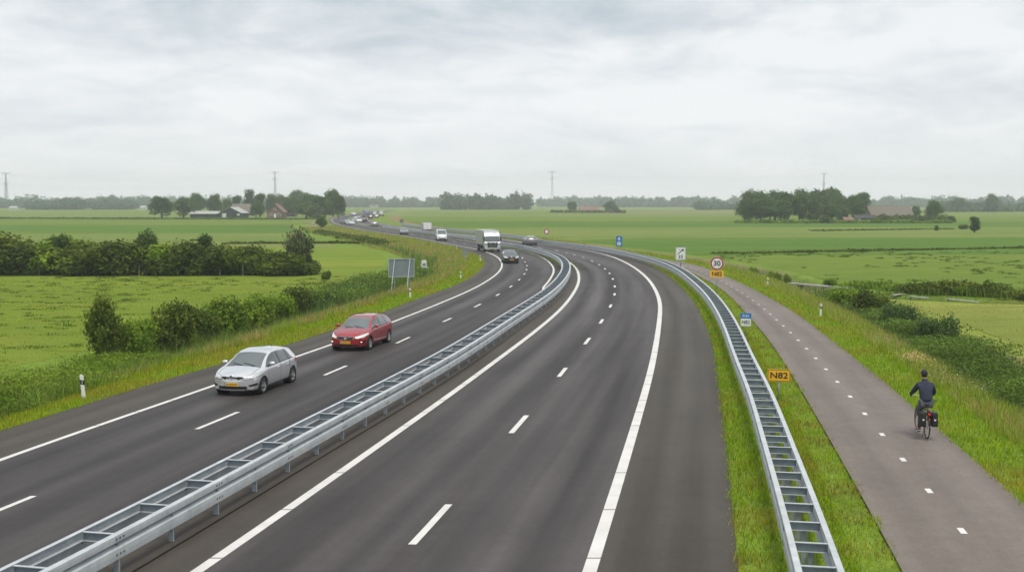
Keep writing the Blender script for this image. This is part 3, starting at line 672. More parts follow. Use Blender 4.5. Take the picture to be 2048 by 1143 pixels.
def tree_proto(kind, seed):
    """unit trees; returns crown mesh, trunk mesh"""
    g = random.Random(seed); bl = []
    if kind == 'round':       # 12 m broadleaf, crown to the ground almost
        for k in range(26):
            a = g.random()*6.283; rr = 3.4*math.sqrt(g.random()); z = 2.6+8.2*g.random(); rr *= 1.0 if z < 8 else .62
            s = 1.5+.9*g.random(); bl.append((math.cos(a)*rr, math.sin(a)*rr, z, s, s, s*.85))
        bl.append((0, 0, 7, 3.2, 3.2, 4.2)); cm = crown_mesh('crown', bl, 5200, .34, [(.085, .160, .030), (.110, .185, .032), (.068, .135, .030)], seed, .8)
        tm = trunk_mesh(7, .32, 6, 2.4, seed)
    elif kind == 'tall':
        for k in range(22):
            a = g.random()*6.283; z = 2.5+10*g.random(); rr = 2.1*math.sqrt(g.random())*(1.1-abs(z-6.5)/9)
            s = 1.2+.7*g.random(); bl.append((math.cos(a)*rr, math.sin(a)*rr, z, s, s, s*1.1))
        bl.append((0, 0, 7, 1.9, 1.9, 5)); cm = crown_mesh('crown', bl, 4200, .32, [(.060, .118, .032), (.074, .135, .032)], seed, 1)
        tm = trunk_mesh(8, .28, 6, 1.6, seed)
    elif kind == 'pale':
        for k in range(24):
            a = g.random()*6.283; rr = 3.1*math.sqrt(g.random()); z = 2.0+8*g.random(); rr *= 1 if z < 7 else .6
            s = 1.3+.9*g.random(); bl.append((math.cos(a)*rr, math.sin(a)*rr, z, s, s, s))
        bl.append((0, 0, 6.5, 2.7, 2.7, 4.)); cm = crown_mesh('crown', bl, 4600, .32, [(.115, .180, .045), (.095, .160, .045), (.125, .185, .055)], seed, .6)
        tm = trunk_mesh(6.5, .3, 6, 2.2, seed)
    t = tm.build('trunk', M['bark']); me = t.data; bpy.data.objects.remove(t)
    return cm, me
TP = {k: [tree_proto(k, s) for s in ss] for k, ss in (('round', (1, 2, 3)), ('tall', (4, 5)), ('pale', (6, 7)))}
def tree(x, y, h, w, kind, label, group=None, name='tree', v=None, z=None, cat='tree'):
    cm, tm = TP[kind][(v if v is not None else rng.integers(0, 9)) % len(TP[kind])]
    H0, W0 = {'round': (12.2, 9.2), 'tall': (13.6, 6.4), 'pale': (11., 8.6)}[kind]
    t = thing(name, label, cat, (x, y, gz(x, y) if z is None else z), rng.random()*6.28, group, (w/W0, w/W0, h/H0))
    ob('trunk', tm, t); ob('crown', cm, t); return t
# bushes
def bush_proto(seed, pal, n=6500, size=.066, shape='bush', hollow=.4):
    g = random.Random(seed); bl = []
    for k in range(17):
        a = g.random()*6.283; rr = .78*math.sqrt(g.random()); z = .25+1.0*g.random()
        if shape == 'cone': rr *= (1.35-z); z *= 1.25
        s = .33+.22*g.random(); bl.append((math.cos(a)*rr, math.sin(a)*rr, z, s, s, s))
    bl.append((0, 0, .6, .7, .7, .6)); cm = crown_mesh('foliage', bl, n, size, pal, seed, .02, hollow, .3)
    b = MB(); b.sm = True
    for k in range(5):
        a = 6.283*k/5; b.tube([(0, 0, -.1), (math.cos(a)*.2, math.sin(a)*.2, .4), (math.cos(a)*.45, math.sin(a)*.45, .95)], [.05, .035, .012], 6)
    t = b.build('stem', M['bark']); me = t.data; bpy.data.objects.remove(t); return cm, me
DK = [(0.100, 0.153, 0.020), (0.074, 0.113, 0.018), (0.149, 0.187, 0.024)]
MG = [(0.161, 0.269, 0.021), (0.124, 0.221, 0.019), (0.222, 0.318, 0.030)]
OL = [(.105, .140, .050), (.080, .120, .038), (.140, .145, .072)]
BP = {'dark': [bush_proto(s, DK) for s in (11, 12)], 'mid': [bush_proto(s, MG) for s in (13, 14, 17)], 'cone': [bush_proto(15, DK, shape='cone')],
      'olive': [bush_proto(16, OL, hollow=.65)], 'fine': [bush_proto(18, [(.085, .150, .04), (.11, .18, .05)], 6500, .055)]}
def bush(x, y, h, w, kind, label, group=None, v=0, name='bush', dz=0.):
    cm, tm = BP[kind][v % len(BP[kind])]
    t = thing(name, label, 'bush', (x, y, gz(x, y)+dz), rng.random()*6.28, group, (w/2.2, w/2.2, h/1.6))
    ob('stem', tm, t); ob('foliage', cm, t); return t
# ------------------------------------------------------------------ planting
rg = random.Random(5)
# left shrubs along the near ditch (pixel of the base, height, width)
def px_h(p, ytop, z=None):
    """height of a thing standing at p whose top shows at picture row ytop"""
    v = (ytop-571.5)/F; dz = -math.sin(TH)-v*math.cos(TH); dy = math.cos(TH)-v*math.sin(TH)
    return H+dz/dy*p.y-p.z
def shrub_px(px, py, top, wpx, kind, label, group=None, v=0, name='bush'):
    z = -.55; p = at(px, py, z); z = gz(p.x, p.y); h = px_h(Vector((p.x, p.y, z)), top); w = wpx*1.10*p.y/F
    return bush(p.x, p.y, h, w, kind, label, group, v, name)
G1 = 'shrubs along the left ditch'
shrub_px(206, 715, 612, 84, 'cone', 'tall dark pointed shrub at the near end of the left shrub row', G1, 0)
shrub_px(272, 708, 640, 80, 'mid', 'low green shrub just right of the tall pointed one', G1, 0)
shrub_px(345, 690, 612, 92, 'dark', 'broad dark shrub standing where the row first thickens', G1, 0)
shrub_px(402, 672, 606, 84, 'dark', 'second broad dark shrub of the row, above the silver car roof', G1, 1)
shrub_px(452, 660, 596, 84, 'mid', 'mid green shrub in the middle of the left shrub row', G1, 1)
shrub_px(508, 645, 590, 84, 'mid', 'mid green shrub right of the middle of the left shrub row', G1, 2)
shrub_px(552, 634, 590, 72, 'mid', 'green shrub against the pasture, left of the rounded dark one', G1, 0)
shrub_px(596, 622, 576, 72, 'dark', 'rounded dark shrub near the far end of the shrub row', G1, 0)
shrub_px(640, 612, 580, 60, 'fine', 'small fine leaved shrub beside the reeds', G1, 0)
shrub_px(686, 600, 566, 60, 'fine', 'fine leaved shrub among reeds left of the sign back', G1, 0)
shrub_px(652, 560, 540, 22, 'dark', 'small lone bush on the ditch corner beyond the pasture', None, 1)
# left hedgerow across the field
G2 = 'bushes of the long hedgerow'
hx = [(-30, 466, 150), (40, 474, 110), (100, 476, 110), (150, 482, 100), (205, 486, 110), (262, 482, 100), (318, 490, 90), (360, 478, 80), (402, 496, 90), (452, 486, 80), (496, 500, 80), (540, 504, 80), (578, 506, 60)]
for i, (px, top, w) in enumerate(hx):
    p = at(px, 549, FZ); h = px_h(p, top)
    bush(p.x, p.y+rg.uniform(-.6, 1.5), h*1.02, (w+40)*p.y/F, ['dark', 'dark', 'mid', 'dark'][i % 4], 'dense dark bush merged into the long hedgerow across the left field', G2, i)
    p = at(px+rg.uniform(18, 34), 548, FZ); bush(p.x, p.y+rg.uniform(-.4, 1.), h*rg.uniform(.62, .86), (w+20)*p.y/F, 'dark', 'dense dark bush merged into the long hedgerow across the left field', G2, i+1)
def shrub_tree(px, py, top, wpx, kind, label, v=0, z=FZ, dy=0.):
    p = at(px, py, z); h = px_h(p, top); return tree(p.x, p.y+dy, h, wpx*p.y/F, kind, label, None, v=v, z=z)
shrub_tree(296, 548, 463, 56, 'pale', 'light green young tree rising above the hedgerow', 0)
shrub_tree(412, 548, 470, 46, 'tall', 'dark small tree in the hedgerow, right of the light green one', 0)
shrub_tree(120, 548, 470, 60, 'round', 'bushy small tree near the left end of the hedgerow', 0)
p = at(596, 548, FZ); bush(p.x, p.y, px_h(p, 462), 62*p.y/F, 'olive', 'sparse olive brown tree standing at the right end of the hedgerow', None, 0, 'tree')['category'] = 'tree'
# small bushes on the right ditch
G3 = 'bushes along the right ditch'
for px, py, top, w, k, lb in ((1690, 612, 574, 74, 'mid', 'dark bush at the culvert end of the right ditch'), (1745, 628, 584, 70, 'dark', 'second dark bush in the right ditch, in front of the culvert bush'), (1800, 650, 606, 70, 'fine', 'fine leaved green bush in the right ditch beside the mown field'),
        (1870, 680, 630, 76, 'fine', 'fine leaved bush further along the mown field edge'), (1508, 541, 534, 18, 'mid', 'small bush in the far right ditch, left of two others'), (1550, 552, 543, 28, 'mid', 'low bush in the far right ditch, middle of three'), (1574, 556, 548, 16, 'mid', 'small dark bush in the far right ditch, nearest the culvert'),
        (1660, 570, 556, 30, 'mid', 'low green bush behind the culvert slab'), (1925, 592, 570, 40, 'mid', 'rounded bush on the far bank of the cross ditch')):
    shrub_px(px, py, top, w, k, lb, G3)
# lone bushes in the far fields
for px, py, top, w, k, lb in ((1904, 444, 432, 16, 'dark', 'round dark bush in the field right of the farm'), (1873, 461, 451, 10, 'dark', 'tiny round bush in the field below the farm tree'), (1926, 458, 449, 18, 'dark', 'low bush left of the lone upright tree')):
    p = at(px, py, FZ); bush(p.x, p.y, px_h(p, top), w*p.y/F, k, lb, None, 0)
def ftree(px, py, top, w, kind, label, group=None, v=0, dy=0.):
    p = at(px, py, FZ); return tree(p.x, p.y+dy, px_h(p, top), w*p.y/F, kind, label, group, v=v, z=FZ)
ftree(1949, 465, 434, 26, 'tall', 'lone upright dark tree in the right fields', v=1)
ftree(643, 458, 430, 24, 'round', 'lone dark tree beside the far road bend', v=1)
# left farm
GL = 'trees around the left farm'
for i, (px, py, top, w, k) in enumerate(((428, 432, 388, 34, 'round'), (395, 431, 384, 34, 'round'), (455, 430, 398, 26, 'pale'), (474, 430, 392, 26, 'tall'), (499, 430, 379, 26, 'tall'), (520, 434, 388, 30, 'tall'), (512, 436, 400, 26, 'round'), (545, 430, 386, 30, 'round'), (562, 430, 390, 34, 'pale'), (598, 428, 380, 52, 'pale'), (585, 433, 392, 40, 'round'),
        (620, 434, 386, 46, 'round'), (640, 436, 392, 46, 'round'), (612, 437, 402, 40, 'round'), (666, 434, 378, 46, 'round'), (677, 437, 390, 36, 'round'), (650, 436, 398, 46, 'round'), (628, 438, 408, 40, 'pale'))):
    ftree(px, py, top, w, k, 'broadleaf tree in the grove around the left farm', GL, i)
ftree(324, 437, 393, 52, 'round', 'round tree at the left end of the left farm, with trunk showing', v=0)
ftree(367, 436, 393, 44, 'round', 'round tree between the end tree and the low shed', v=2)
# right grove
GR = 'trees of the grove beside the right farm'
for i, (px, py, top, w, k) in enumerate(((1498, 442, 382, 46, 'pale'), (1522, 441, 380, 50, 'round'), (1550, 440, 380, 52, 'round'), (1576, 441, 384, 46, 'round'), (1604, 438, 376, 48, 'round'), (1632, 436, 378, 50, 'round'), (1658, 438, 376, 52, 'round'), (1676, 440, 386, 46, 'round'), (1490, 443, 396, 36, 'round'),
        (1512, 444, 396, 44, 'round'), (1540, 444, 394, 44, 'round'), (1568, 445, 396, 46, 'round'), (1598, 445, 390, 40, 'round'), (1630, 445, 393, 42, 'pale'), (1662, 445, 404, 40, 'round'), (1684, 444, 408, 36, 'pale'), (1706, 440, 388, 44, 'round'), (1724, 437, 386, 40, 'tall'), (1716, 443, 402, 34, 'round'))):
    ftree(px, py, top, w, k, 'broadleaf tree in the dense grove beside the right farm', GR, i)
ftree(1868, 442, 399, 36, 'round', 'single tree right of the brown farm roof', v=1)
ftree(1831, 436, 411, 20, 'round', 'small round tree in front of the brown farm roof', v=2)
ftree(1651, 446, 430, 30, 'pale', 'low pale bushy tree at the foot of the right grove', v=1)
# middle farm
ftree(1144, 424, 403, 24, 'round', 'dark tree left of the small far farm', v=0)
ftree(1220, 425, 401, 30, 'pale', 'pale round tree right of the small far farm', v=1)
ftree(1232, 426, 412, 12, 'round', 'small tree at the right end of the far farm', v=2)

def hedge_line(name, pts, w, h, n, size, pal, label, seed=0, cat='hedge', lump=8.):
    """dense line of foliage, one object"""
    g = np.random.default_rng(seed); pts = [np.array(p, float) for p in pts]; seg = [math.dist(a, b) for a, b in zip(pts[:-1], pts[1:])]; tot = sum(seg)
    nb = max(3, int(tot/lump)); bl = []
    for k in range(nb):
        s = tot*(k+g.random())/nb
        for a, b, l in zip(pts[:-1], pts[1:], seg):
            if s <= l: break
            s -= l
        p = a+(b-a)*min(1, s/l); hh = h*(.55+.5*g.random())
        bl.append((p[0], p[1]+g.normal()*w*.25, FZ+hh*.45, lump*(.7+.6*g.random()), w*(.6+.4*g.random()), hh*.55))
    me = crown_mesh(name, bl, n, size, pal, seed, FZ, .5, .25)
    return tag(ob(name, me), label, cat, kind='stuff')
FAR = [(.080, .135, .060), (.095, .150, .066), (.068, .118, .056)]
def lush(name, pl, y0, y1, w, h, n, size, pal, label, seed):
    P = [p for p in pl]; pts = []
    for a, b in zip(P[:-1], P[1:]):
        for k in range(6):
            q = (a[0]+(b[0]-a[0])*k/6, a[1]+(b[1]-a[1])*k/6)
            if y0 < q[1] < y1: pts.append(q)
    hedge_line(name, pts, w, h, n, size, pal, label, seed, 'undergrowth', 2.6)
LUSH = [(.140, .225, .034), (.115, .195, .030), (.165, .235, .042)]
lush('undergrowth', DitchR, 32, 90, 1.3, .85, 30000, .06, LUSH, 'lush leafy green growth in the ditch right of the bicycle path', 81)
lush('undergrowth', DitchL, 76, 112, 1.6, 1.45, 30000, .07, LUSH, 'lush green growth in the ditch below the sign back', 82)
lush('undergrowth', DitchL, 34, 52, 1.8, .9, 22000, .05, MG, 'dense green growth in the ditch behind the nearest left marker post', 83)
def wood(px0, px1, D, h, label, seed, n=9000, size=1.5, w=30, lump=None):
    hedge_line('treeline', [((px0-1024)/F*D, D), ((px1-1024)/F*D, D+40)], w, h, n, size, FAR, label, seed, 'treeline', lump or 9.)
wood(-60, 300, 1500, 17, 'distant blue green treeline at the left edge of the horizon', 51, 14000)
wood(60, 240, 1150, 12, 'dark wooded strip with houses below the left horizon', 52, 9000, 1.2)
wood(230, 760, 2100, 20, 'distant treeline behind the left farm', 53, 15000, 2.)
wood(690, 1000, 1700, 16, 'blue treeline right of the left farm', 54, 12000, 1.8)
wood(880, 1052, 1150, 18, 'nearer darker wood block in the middle of the horizon', 55, 12000, 1.2)
wood(1040, 1260, 2000, 19, 'hazy treeline behind the middle pylon', 56, 11000, 2.)
wood(1200, 1480, 1800, 17, 'hazy treeline left of the right grove', 57, 13000, 2.)
wood(1395, 1478, 1150, 9, 'small wood with sheds left of the right grove', 58, 4000, 1.3)
wood(1700, 2120, 1700, 17, 'hazy treeline behind the right farm', 59, 15000, 2.)
wood(1895, 2120, 900, 9, 'dark wooded strip with houses at the right edge', 60, 9000, 1.1)
wood(-500, 0, 1700, 18, 'distant treeline beyond the left frame edge', 61, 5000, 2.4)
wood(2040, 2600, 1800, 18, 'distant treeline beyond the right frame edge', 62, 5000, 2.4)
for px, top, lb in ((1982, 386, 'taller tree on the wooded strip at the right edge'), (1915, 394, 'rounded tree on the wooded strip at the right edge, near its left end')):
    D = 890; x = (px-1024)/F*D; tree(x, D, px_h(Vector((x, D, FZ)), top), 11, 'round', lb, None, z=FZ, v=1)
def dline(p0, p1, n, h, label, seed, w=.7, size=.22, pal=DK):
    a = at(*p0, FZ); b = at(*p1, FZ); hedge_line('undergrowth', [(a.x, a.y), (b.x, b.y)], w, h, n, size, pal, label, seed, 'undergrowth', 2.2)
dline((1790, 584), (2090, 598), 7000, 1.15, 'dark green growth along the far bank of the cross ditch', 79, 1.0, .13, DK)
dline((1700, 574), (1800, 582), 2500, .8, 'low green growth beyond the culvert slab', 80, 1.0, .12, MG)
dline((1440, 508), (2060, 496), 4200, .42, 'dark ditch line between the two nearer right fields', 71, .4, .16)
dline((440, 488), (862, 486), 3500, .5, 'dark ditch line between lime and pale fields', 72)
dline((0, 437), (640, 439), 3500, .6, 'thin dark line below the left farm', 73, 1.2, .5)
dline((1740, 443), (1890, 442), 5200, 3.0, 'dark clipped hedge in front of the brown farm roof', 74, 3, .4)
dline((1480, 446), (1900, 446), 5000, 1.4, 'rough grassy edge below the right grove', 75, 2, .4, MG)
dline((640, 466), (760, 488), 2500, .9, 'dark ditch growth below the far road embankment', 76, 1.2, .3)
dline((1100, 425), (1250, 426), 2200, 2.2, 'low hedge around the small far farm', 77, 3, .6)
dline((1630, 462), (1900, 458), 1600, .3, 'thin dark furrow in the right field', 78, 1., .3)

# ------------------------------------------------------------------ buildings
def building(name, px0, px1, py, label, cat, eave, ridge, depth, wall, roof, axis='x', yaw=0., holes=(), over=.5, chim=False, D=None):
    a = at(px0, py, FZ); b = at(px1, py, FZ); w = (b.x-a.x); cx, cy = (a.x+b.x)/2, a.y+depth/2
    t = thing(name, label, cat, (cx, cy, FZ), yaw)
    m = MB(); m.box((0, 0, eave/2-.1), (w, depth, eave+.2))
    if axis == 'x': m.prism([(-depth/2, eave), (depth/2, eave), (0, ridge)], -w/2, w/2, 'x')
    else: m.prism([(-w/2, eave), (w/2, eave), (0, ridge)], -depth/2, depth/2, 'y')
    m.build('wall', wall, t)
    r = MB(); th = .22
    if axis == 'x':
        for s in (-1, 1):
            k = (ridge-eave)/(depth/2); e = depth/2+over
            r.prism([(s*e, eave-over*k+.03), (0, ridge+.03), (0, ridge+th), (s*e, eave-over*k+th)], -w/2-over, w/2+over, 'x')
    else:
        for s in (-1, 1):
            k = (ridge-eave)/(w/2); e = w/2+over
            r.prism([(s*e, eave-over*k+.03), (0, ridge+.03), (0, ridge+th), (s*e, eave-over*k+th)], -depth/2-over, depth/2+over, 'y')
    ro = r.build('roof', roof, t)
    if chim: c = MB(); c.box((w*.2, 0, ridge+.2), (.7, .7, 1.6)); c.build('chimney', M['brick'], ro)
    for (kind, x, z, ww, hh, mm) in holes:
        f = MB(); f.box((x*w, -depth/2-.02, z), (ww, .10, hh)); o = f.build(kind, mm, t)
        if kind == 'window':
            f = MB(); f.box((x*w, -depth/2-.075, z), (ww+.2, .03, .12)); f.box((x*w, -depth/2-.075, z+hh/2), (ww+.2, .03, .12)); f.box((x*w-ww/2, -depth/2-.078, z), (.12, .03, hh)); f.box((x*w+ww/2, -depth/2-.078, z), (.12, .03, hh)); f.build('frame', M['whitewash'], o)
    return t
D_ = M['blackm']; W_ = M['whitewash']; GW = M['glass_side']
building('shed', 380, 435, 435, 'long low grey roofed shed at the left farm', 'shed', 1.9, 3.0, 7, M['boards'], M['sheet_roof'], holes=[('door', -.3, 1.0, 2.2, 1.8, D_), ('door', .1, 1.0, 2.2, 1.8, D_), ('door', .35, 1.0, 2.2, 1.8, D_)])
building('barn', 439, 482, 435, 'dark barn with pale gable edges at the left farm', 'barn', 2.3, 5.1, 16, M['boards'], M['sheet_roof'], 'y', holes=[('door', -.28, 1.2, 2.0, 2.0, W_), ('door', .16, 1.2, 2.4, 2.2, D_), ('window', .38, 1.5, 1.2, .9, W_)])
building('barn', 462, 499, 431, 'brown roofed barn behind the dark gabled barn', 'barn', 2.6, 6.6, 11, M['boards'], M['tile_brown'])
building('house', 534, 566, 436, 'red brick farmhouse with red roof among the left grove', 'house', 3.1, 6.8, 9, M['brick'], M['tile_red'], 'y', holes=[('window', -.25, 1.6, 1.1, 1.3, GW), ('window', .25, 1.6, 1.1, 1.3, GW), ('window', 0, 4.1, 1., 1.1, GW), ('door', 0, 1.05, 1., 2.1, W_)], chim=True)
building('house', 572, 590, 433, 'small red roofed annex right of the brick farmhouse', 'house', 2.6, 5.4, 7, M['brick'], M['tile_red'], holes=[('window', 0, 1.5, 1.1, 1.1, GW)])
building('barn', 1744, 1826, 440, 'wide barn with a large brown tiled roof at the right farm', 'barn', 2.0, 6.0, 12, M['brick'], M['tile_brown'])
building('shed', 1712, 1748, 445, 'low pinkish brick shed with dark roof at the right farm', 'shed', 1.7, 2.7, 5, M['brick'], M['boards'], holes=[('door', -.35, .9, 1.6, 1.6, W_), ('door', .1, .9, 1.8, 1.6, D_)])
building('shed', 1690, 1706, 446, 'tiny brick shed under the right grove', 'shed', 1.2, 2.0, 4, M['brick'], M['tile_red'], holes=[('door', 0, .7, .9, 1.2, D_)])
building('barn', 1160, 1197, 425, 'small far farm with reddish roof in the middle fields', 'barn', 1.9, 4.6, 9, M['brick'], M['tile_red'], holes=[('door', -.2, 1.1, 2.5, 2, D_), ('door', .2, 1.1, 2.5, 2, D_)])
for px0, px1, D, h, lb in ((90, 116, 1100, 5., 'pale house on the wooded strip at the left horizon'), (18, 32, 1100, 3.6, 'small white house near the left frame edge'), (280, 292, 1100, 4., 'small pale house left of the left farm'), (1935, 1962, 880, 4.4, 'pale roofed house on the right wooded strip'), (1988, 2006, 880, 3.6, 'smaller pale house on the right wooded strip'), (740, 756, 1600, 4., 'faint pale house below the middle treeline')):
    building('house', px0, px1, 405+15400/(D*.985), lb, 'house', h*.55, h, 8, W_, M['sheet_roof'], holes=[('window', -.2, h*.3, 1.2, 1., GW), ('window', .2, h*.3, 1.2, 1., GW)])

# ------------------------------------------------------------------ pylons and cables
GP = 'high voltage pylons on the horizon'
PY = [(16, 345, 1850), (552, 343, 2000), (1104, 342, 2150), (1645, 346, 2300)]
PY = [(-520, 345, 1700)]+PY+[(2180, 348, 2450)]
PW = []
plab = ['pylon outside the left frame edge', 'grey lattice pylon at the left frame edge', 'grey lattice pylon rising behind the left farm', 'grey lattice pylon in the middle of the horizon', 'grey lattice pylon whose top shows above the right grove', 'pylon outside the right frame edge']
for i, (px, top, D) in enumerate(PY):
    x = (px-1024)/F*D; h = px_h(Vector((x, D, FZ)), top); m = MB(); wd = 6.2
    def leg(z): return wd*(1-z/h)**1.15*.85+.7
    for sx in (-1, 1):
        for sy in (-1, 1): m.tube([(sx*leg(z)/2*1., sy*leg(z)/2, z) for z in np.linspace(0, h, 9)], .36, 4)
    zs = [0, .14, .27, .39, .5, .6, .69, .77, .84, .91, .97]
    for a, b in zip(zs[:-1], zs[1:]):
        A, B = leg(a*h)/2, leg(b*h)/2
        for s in (-1, 1):
            m.tube([(-A, s*A, a*h), (B, s*B, b*h)], .17, 4); m.tube([(A, s*A, a*h), (-B, s*B, b*h)], .17, 4)
            m.tube([(s*A, -A, a*h), (s*B, B, b*h)], .17, 4); m.tube([(s*A, A, a*h), (s*B, -B, b*h)], .17, 4)
    t = thing('pylon', plab[i], 'pylon', (x, D, FZ), 0, GP); m.build('tower', M['pole'], t)
    at_ = []
    for zf, aw in ((.985, 7.5), (.68 if i in (1, 4) else .80, 5.0)):
        c = MB(); z = zf*h
        c.tube([(-aw, 0, z), (aw, 0, z)], .42, 4); c.tube([(-aw, 0, z), (0, 0, z-1.8), (aw, 0, z)], .3, 4)
        for s in (-1, 1):
            c.tube([(s*aw, 0, z), (s*aw, 0, z-2.2)], .14, 4); at_.append(Vector((x+s*aw, D, FZ+z-2.2)))
        c.build('crossarm', M['pole'], t)
    PW.append(at_)
for k in range(4):
    m = MB(); pts = []
    for a, b in zip(PW[:-1], PW[1:]):
        for t in np.linspace(0, 1, 13)[:-1]: q = a[k].lerp(b[k], t); q.z -= 11*4*t*(1-t); pts.append(q)
    m.tube(pts, .06, 3, False); tag(m.build('power_cable', M['pole']), 'thin power cable hanging between the pylons', 'cable', 'power cables between the pylons')

# ------------------------------------------------------------------ guard rails
def path_pts(c, y0, y1, step):
    y = np.arange(y0, y1, .1); x = X(c, y); s = np.concatenate([[0], np.cumsum(np.hypot(np.diff(x), np.diff(y)))])
    q = np.arange(0, s[-1], step); yy = np.interp(q, s, y); xx = np.interp(q, s, x)
    g = np.interp(yy, YG, np.gradient(c, YG)); k = np.sqrt(1+g*g); return np.c_[xx, yy], np.c_[g/k, 1/k]   # points, tangents
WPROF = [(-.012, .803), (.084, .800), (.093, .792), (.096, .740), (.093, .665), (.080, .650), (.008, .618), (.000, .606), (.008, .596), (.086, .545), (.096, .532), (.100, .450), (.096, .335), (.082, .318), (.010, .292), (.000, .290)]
M['bolt'] = mat('bolt_head', (.16, .17, .18), .6, .3)
def barrier(name, c, y0, y1, step, label, half, z0=0., web=.15, po=0.):
    P0 = (float(X(c, 30)), 30., 0.); t = thing(name, label, 'guard rail', P0); O = np.array(P0)
    P, T = path_pts(c, y0, y1, .5)
    for side in (-1, 1):
        out = WPROF; inn = [(a-.014, b) for a, b in WPROF[::-1]]; prof = out+inn; n = len(prof)
        nrm = np.c_[T[:, 1], -T[:, 0]]*side
        wav = 1+.0*P[:, :1]
        V = np.stack([np.c_[P+nrm*(half-.08+u), np.full(len(P), w+z0)] for u, w in prof], 1).reshape(-1, 3)-O
        idx = np.arange(len(P)*n).reshape(len(P), n)
        f = np.stack([idx[:-1], np.roll(idx, -1, 1)[:-1], np.roll(idx, -1, 1)[1:], idx[1:]], -1).reshape(-1, 4)
        if side < 0: f = f[:, ::-1]
        gm = np.tile([3 if .59 < (prof[k][1]+prof[(k+1) % n][1])/2 < .64 and k < len(out) else 0 for k in range(n)], len(P)-1)  # groove faces take the darker zinc: crease shade painted into the rail
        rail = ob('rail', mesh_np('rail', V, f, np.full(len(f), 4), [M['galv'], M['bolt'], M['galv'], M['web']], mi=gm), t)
        # lap joints every 4 m and their bolts
        b = MB(); Q, TQ = path_pts(c, y0, min(y1, 75), 4.)
        for q, tt in zip(Q, TQ):
            if q[1] < 14: continue
            r = Matrix.Rotation(math.atan2(tt[1], tt[0]), 3, 'Z'); nn = np.array((tt[1], -tt[0]))*side
            for zz in (.43, .73):
                for dx in (-.12, 0, .12):
                    cc = np.array((*(q+nn*(half-.08+.099)+tt*dx), zz+z0))-O; b.box(cc, (.042, .02, .042), r)
            cc = np.array((*(q+nn*(half-.08+.012)), .581+z0))-O; b.box(cc, (.05, .02, .05), r)
        bo = b.build('bolt', M['galv_dark']); 
        for f_ in bo.data.polygons: f_.material_index = 1
        bo.data.update(); bm = bmesh.new(); bm.from_mesh(rail.data); bm.from_mesh(bo.data); bm.to_mesh(rail.data); bm.free(); bpy.data.objects.remove(bo)
    Q, TQ = path_pts(c, y0, y1, step); near = [i for i in range(len(Q)) if Q[i][1] > 15]
    sets = near[:98]; rest = near[98:]+[i for i in range(len(Q)) if Q[i][1] <= 15]
    def spacer(b, q, tt):
        r = Matrix.Rotation(math.atan2(tt[1], tt[0]), 3, 'Z'); w = 2*half-.20; b.mi = 0
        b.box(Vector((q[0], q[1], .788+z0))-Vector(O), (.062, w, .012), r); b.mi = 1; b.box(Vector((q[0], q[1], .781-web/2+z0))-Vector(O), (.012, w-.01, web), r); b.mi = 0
        f_ = Vector((q[0], q[1], .775-web+z0))-Vector(O)-Vector((tt[0], tt[1], 0))*.02; b.box(f_, (.05, w-.012, .010), r)
        b.mi = 1
        for s in (-1, 1):     # bolted end plate
            e = Vector((q[0]+tt[1]*s*(w/2-.035), q[1]-tt[0]*s*(w/2-.035), .70+z0))-Vector(O); b.box(e-Vector((tt[0], tt[1], 0))*.01, (.03, .02, .10), r)
    def post(b, q, tt):
        q = (q[0]+tt[1]*po, q[1]-tt[0]*po)
        r = Matrix.Rotation(math.atan2(tt[1], tt[0]), 3, 'Z'); h_ = .76-web; o_ = Vector(O)
        b.box(Vector((q[0], q[1], h_/2-.1+z0))-o_, (.012, .10, h_+.2), r)
        for s in (-1, 1): b.box(Vector((q[0]+tt[1]*s*.053, q[1]-tt[0]*s*.053, h_/2-.1+z0))-o_, (.055, .006, h_+.2), r)
    cen = Vector(O)
    for i in sets:
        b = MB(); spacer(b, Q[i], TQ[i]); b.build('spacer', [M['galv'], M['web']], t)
        b = MB(); post(b, Q[i], TQ[i]); b.build('post', M['galv_dark'], t)
    if rest:
        b = MB()
        for i in rest: spacer(b, Q[i], TQ[i])
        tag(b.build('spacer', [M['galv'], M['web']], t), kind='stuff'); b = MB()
        for i in rest: post(b, Q[i], TQ[i])
        tag(b.build('post', M['galv_dark'], t), kind='stuff')
    return t
barrier('guard_rail', off(MBc, .03), -30.1, 300, 2.0, 'double sided galvanised ladder barrier in the median between the carriageways', .43, po=.36)
barrier('guard_rail', RBc, -30.35, 330, 1.34, 'galvanised ladder barrier on grass between right carriageway and bicycle path', .40, .0)

# ------------------------------------------------------------------ text
def text(s, size, m, parent, loc, name='lettering', bold=.012, sx=1., rot=(R(90), 0, 0), depth=.004):
    cu = bpy.data.curves.new(name, 'FONT'); cu.body = s; cu.size = size; cu.align_x = 'CENTER'; cu.align_y = 'CENTER'; cu.offset = bold*size; cu.extrude = depth
    cu.resolution_u = 4
    o = bpy.data.objects.new(name, cu); C.objects.link(o); bpy.context.view_layer.update()
    me = bpy.data.meshes.new_from_object(o.evaluated_get(bpy.context.evaluated_depsgraph_get())); bpy.data.objects.remove(o); bpy.data.curves.remove(cu)
    me.materials.clear(); me.materials.append(m); r = ob(name, me, parent, loc); r.rotation_euler = rot; r.scale = (sx, 1, 1); return r
def rrect(w, h, r, n=5):
    pts = []
    for cx, cz, a0 in ((w/2-r, h/2-r, 0), (-w/2+r, h/2-r, 90), (-w/2+r, -h/2+r, 180), (w/2-r, -h/2+r, 270)):
        for k in range(n+1): a = R(a0+90*k/n); pts.append((cx+r*math.cos(a), cz+r*math.sin(a)))
    return pts
def plate(b, w, h, z, y0, y1, r=.04): b.prism([(u, v+z) for u, v in rrect(w, h, r)], y0, y1, 'y')
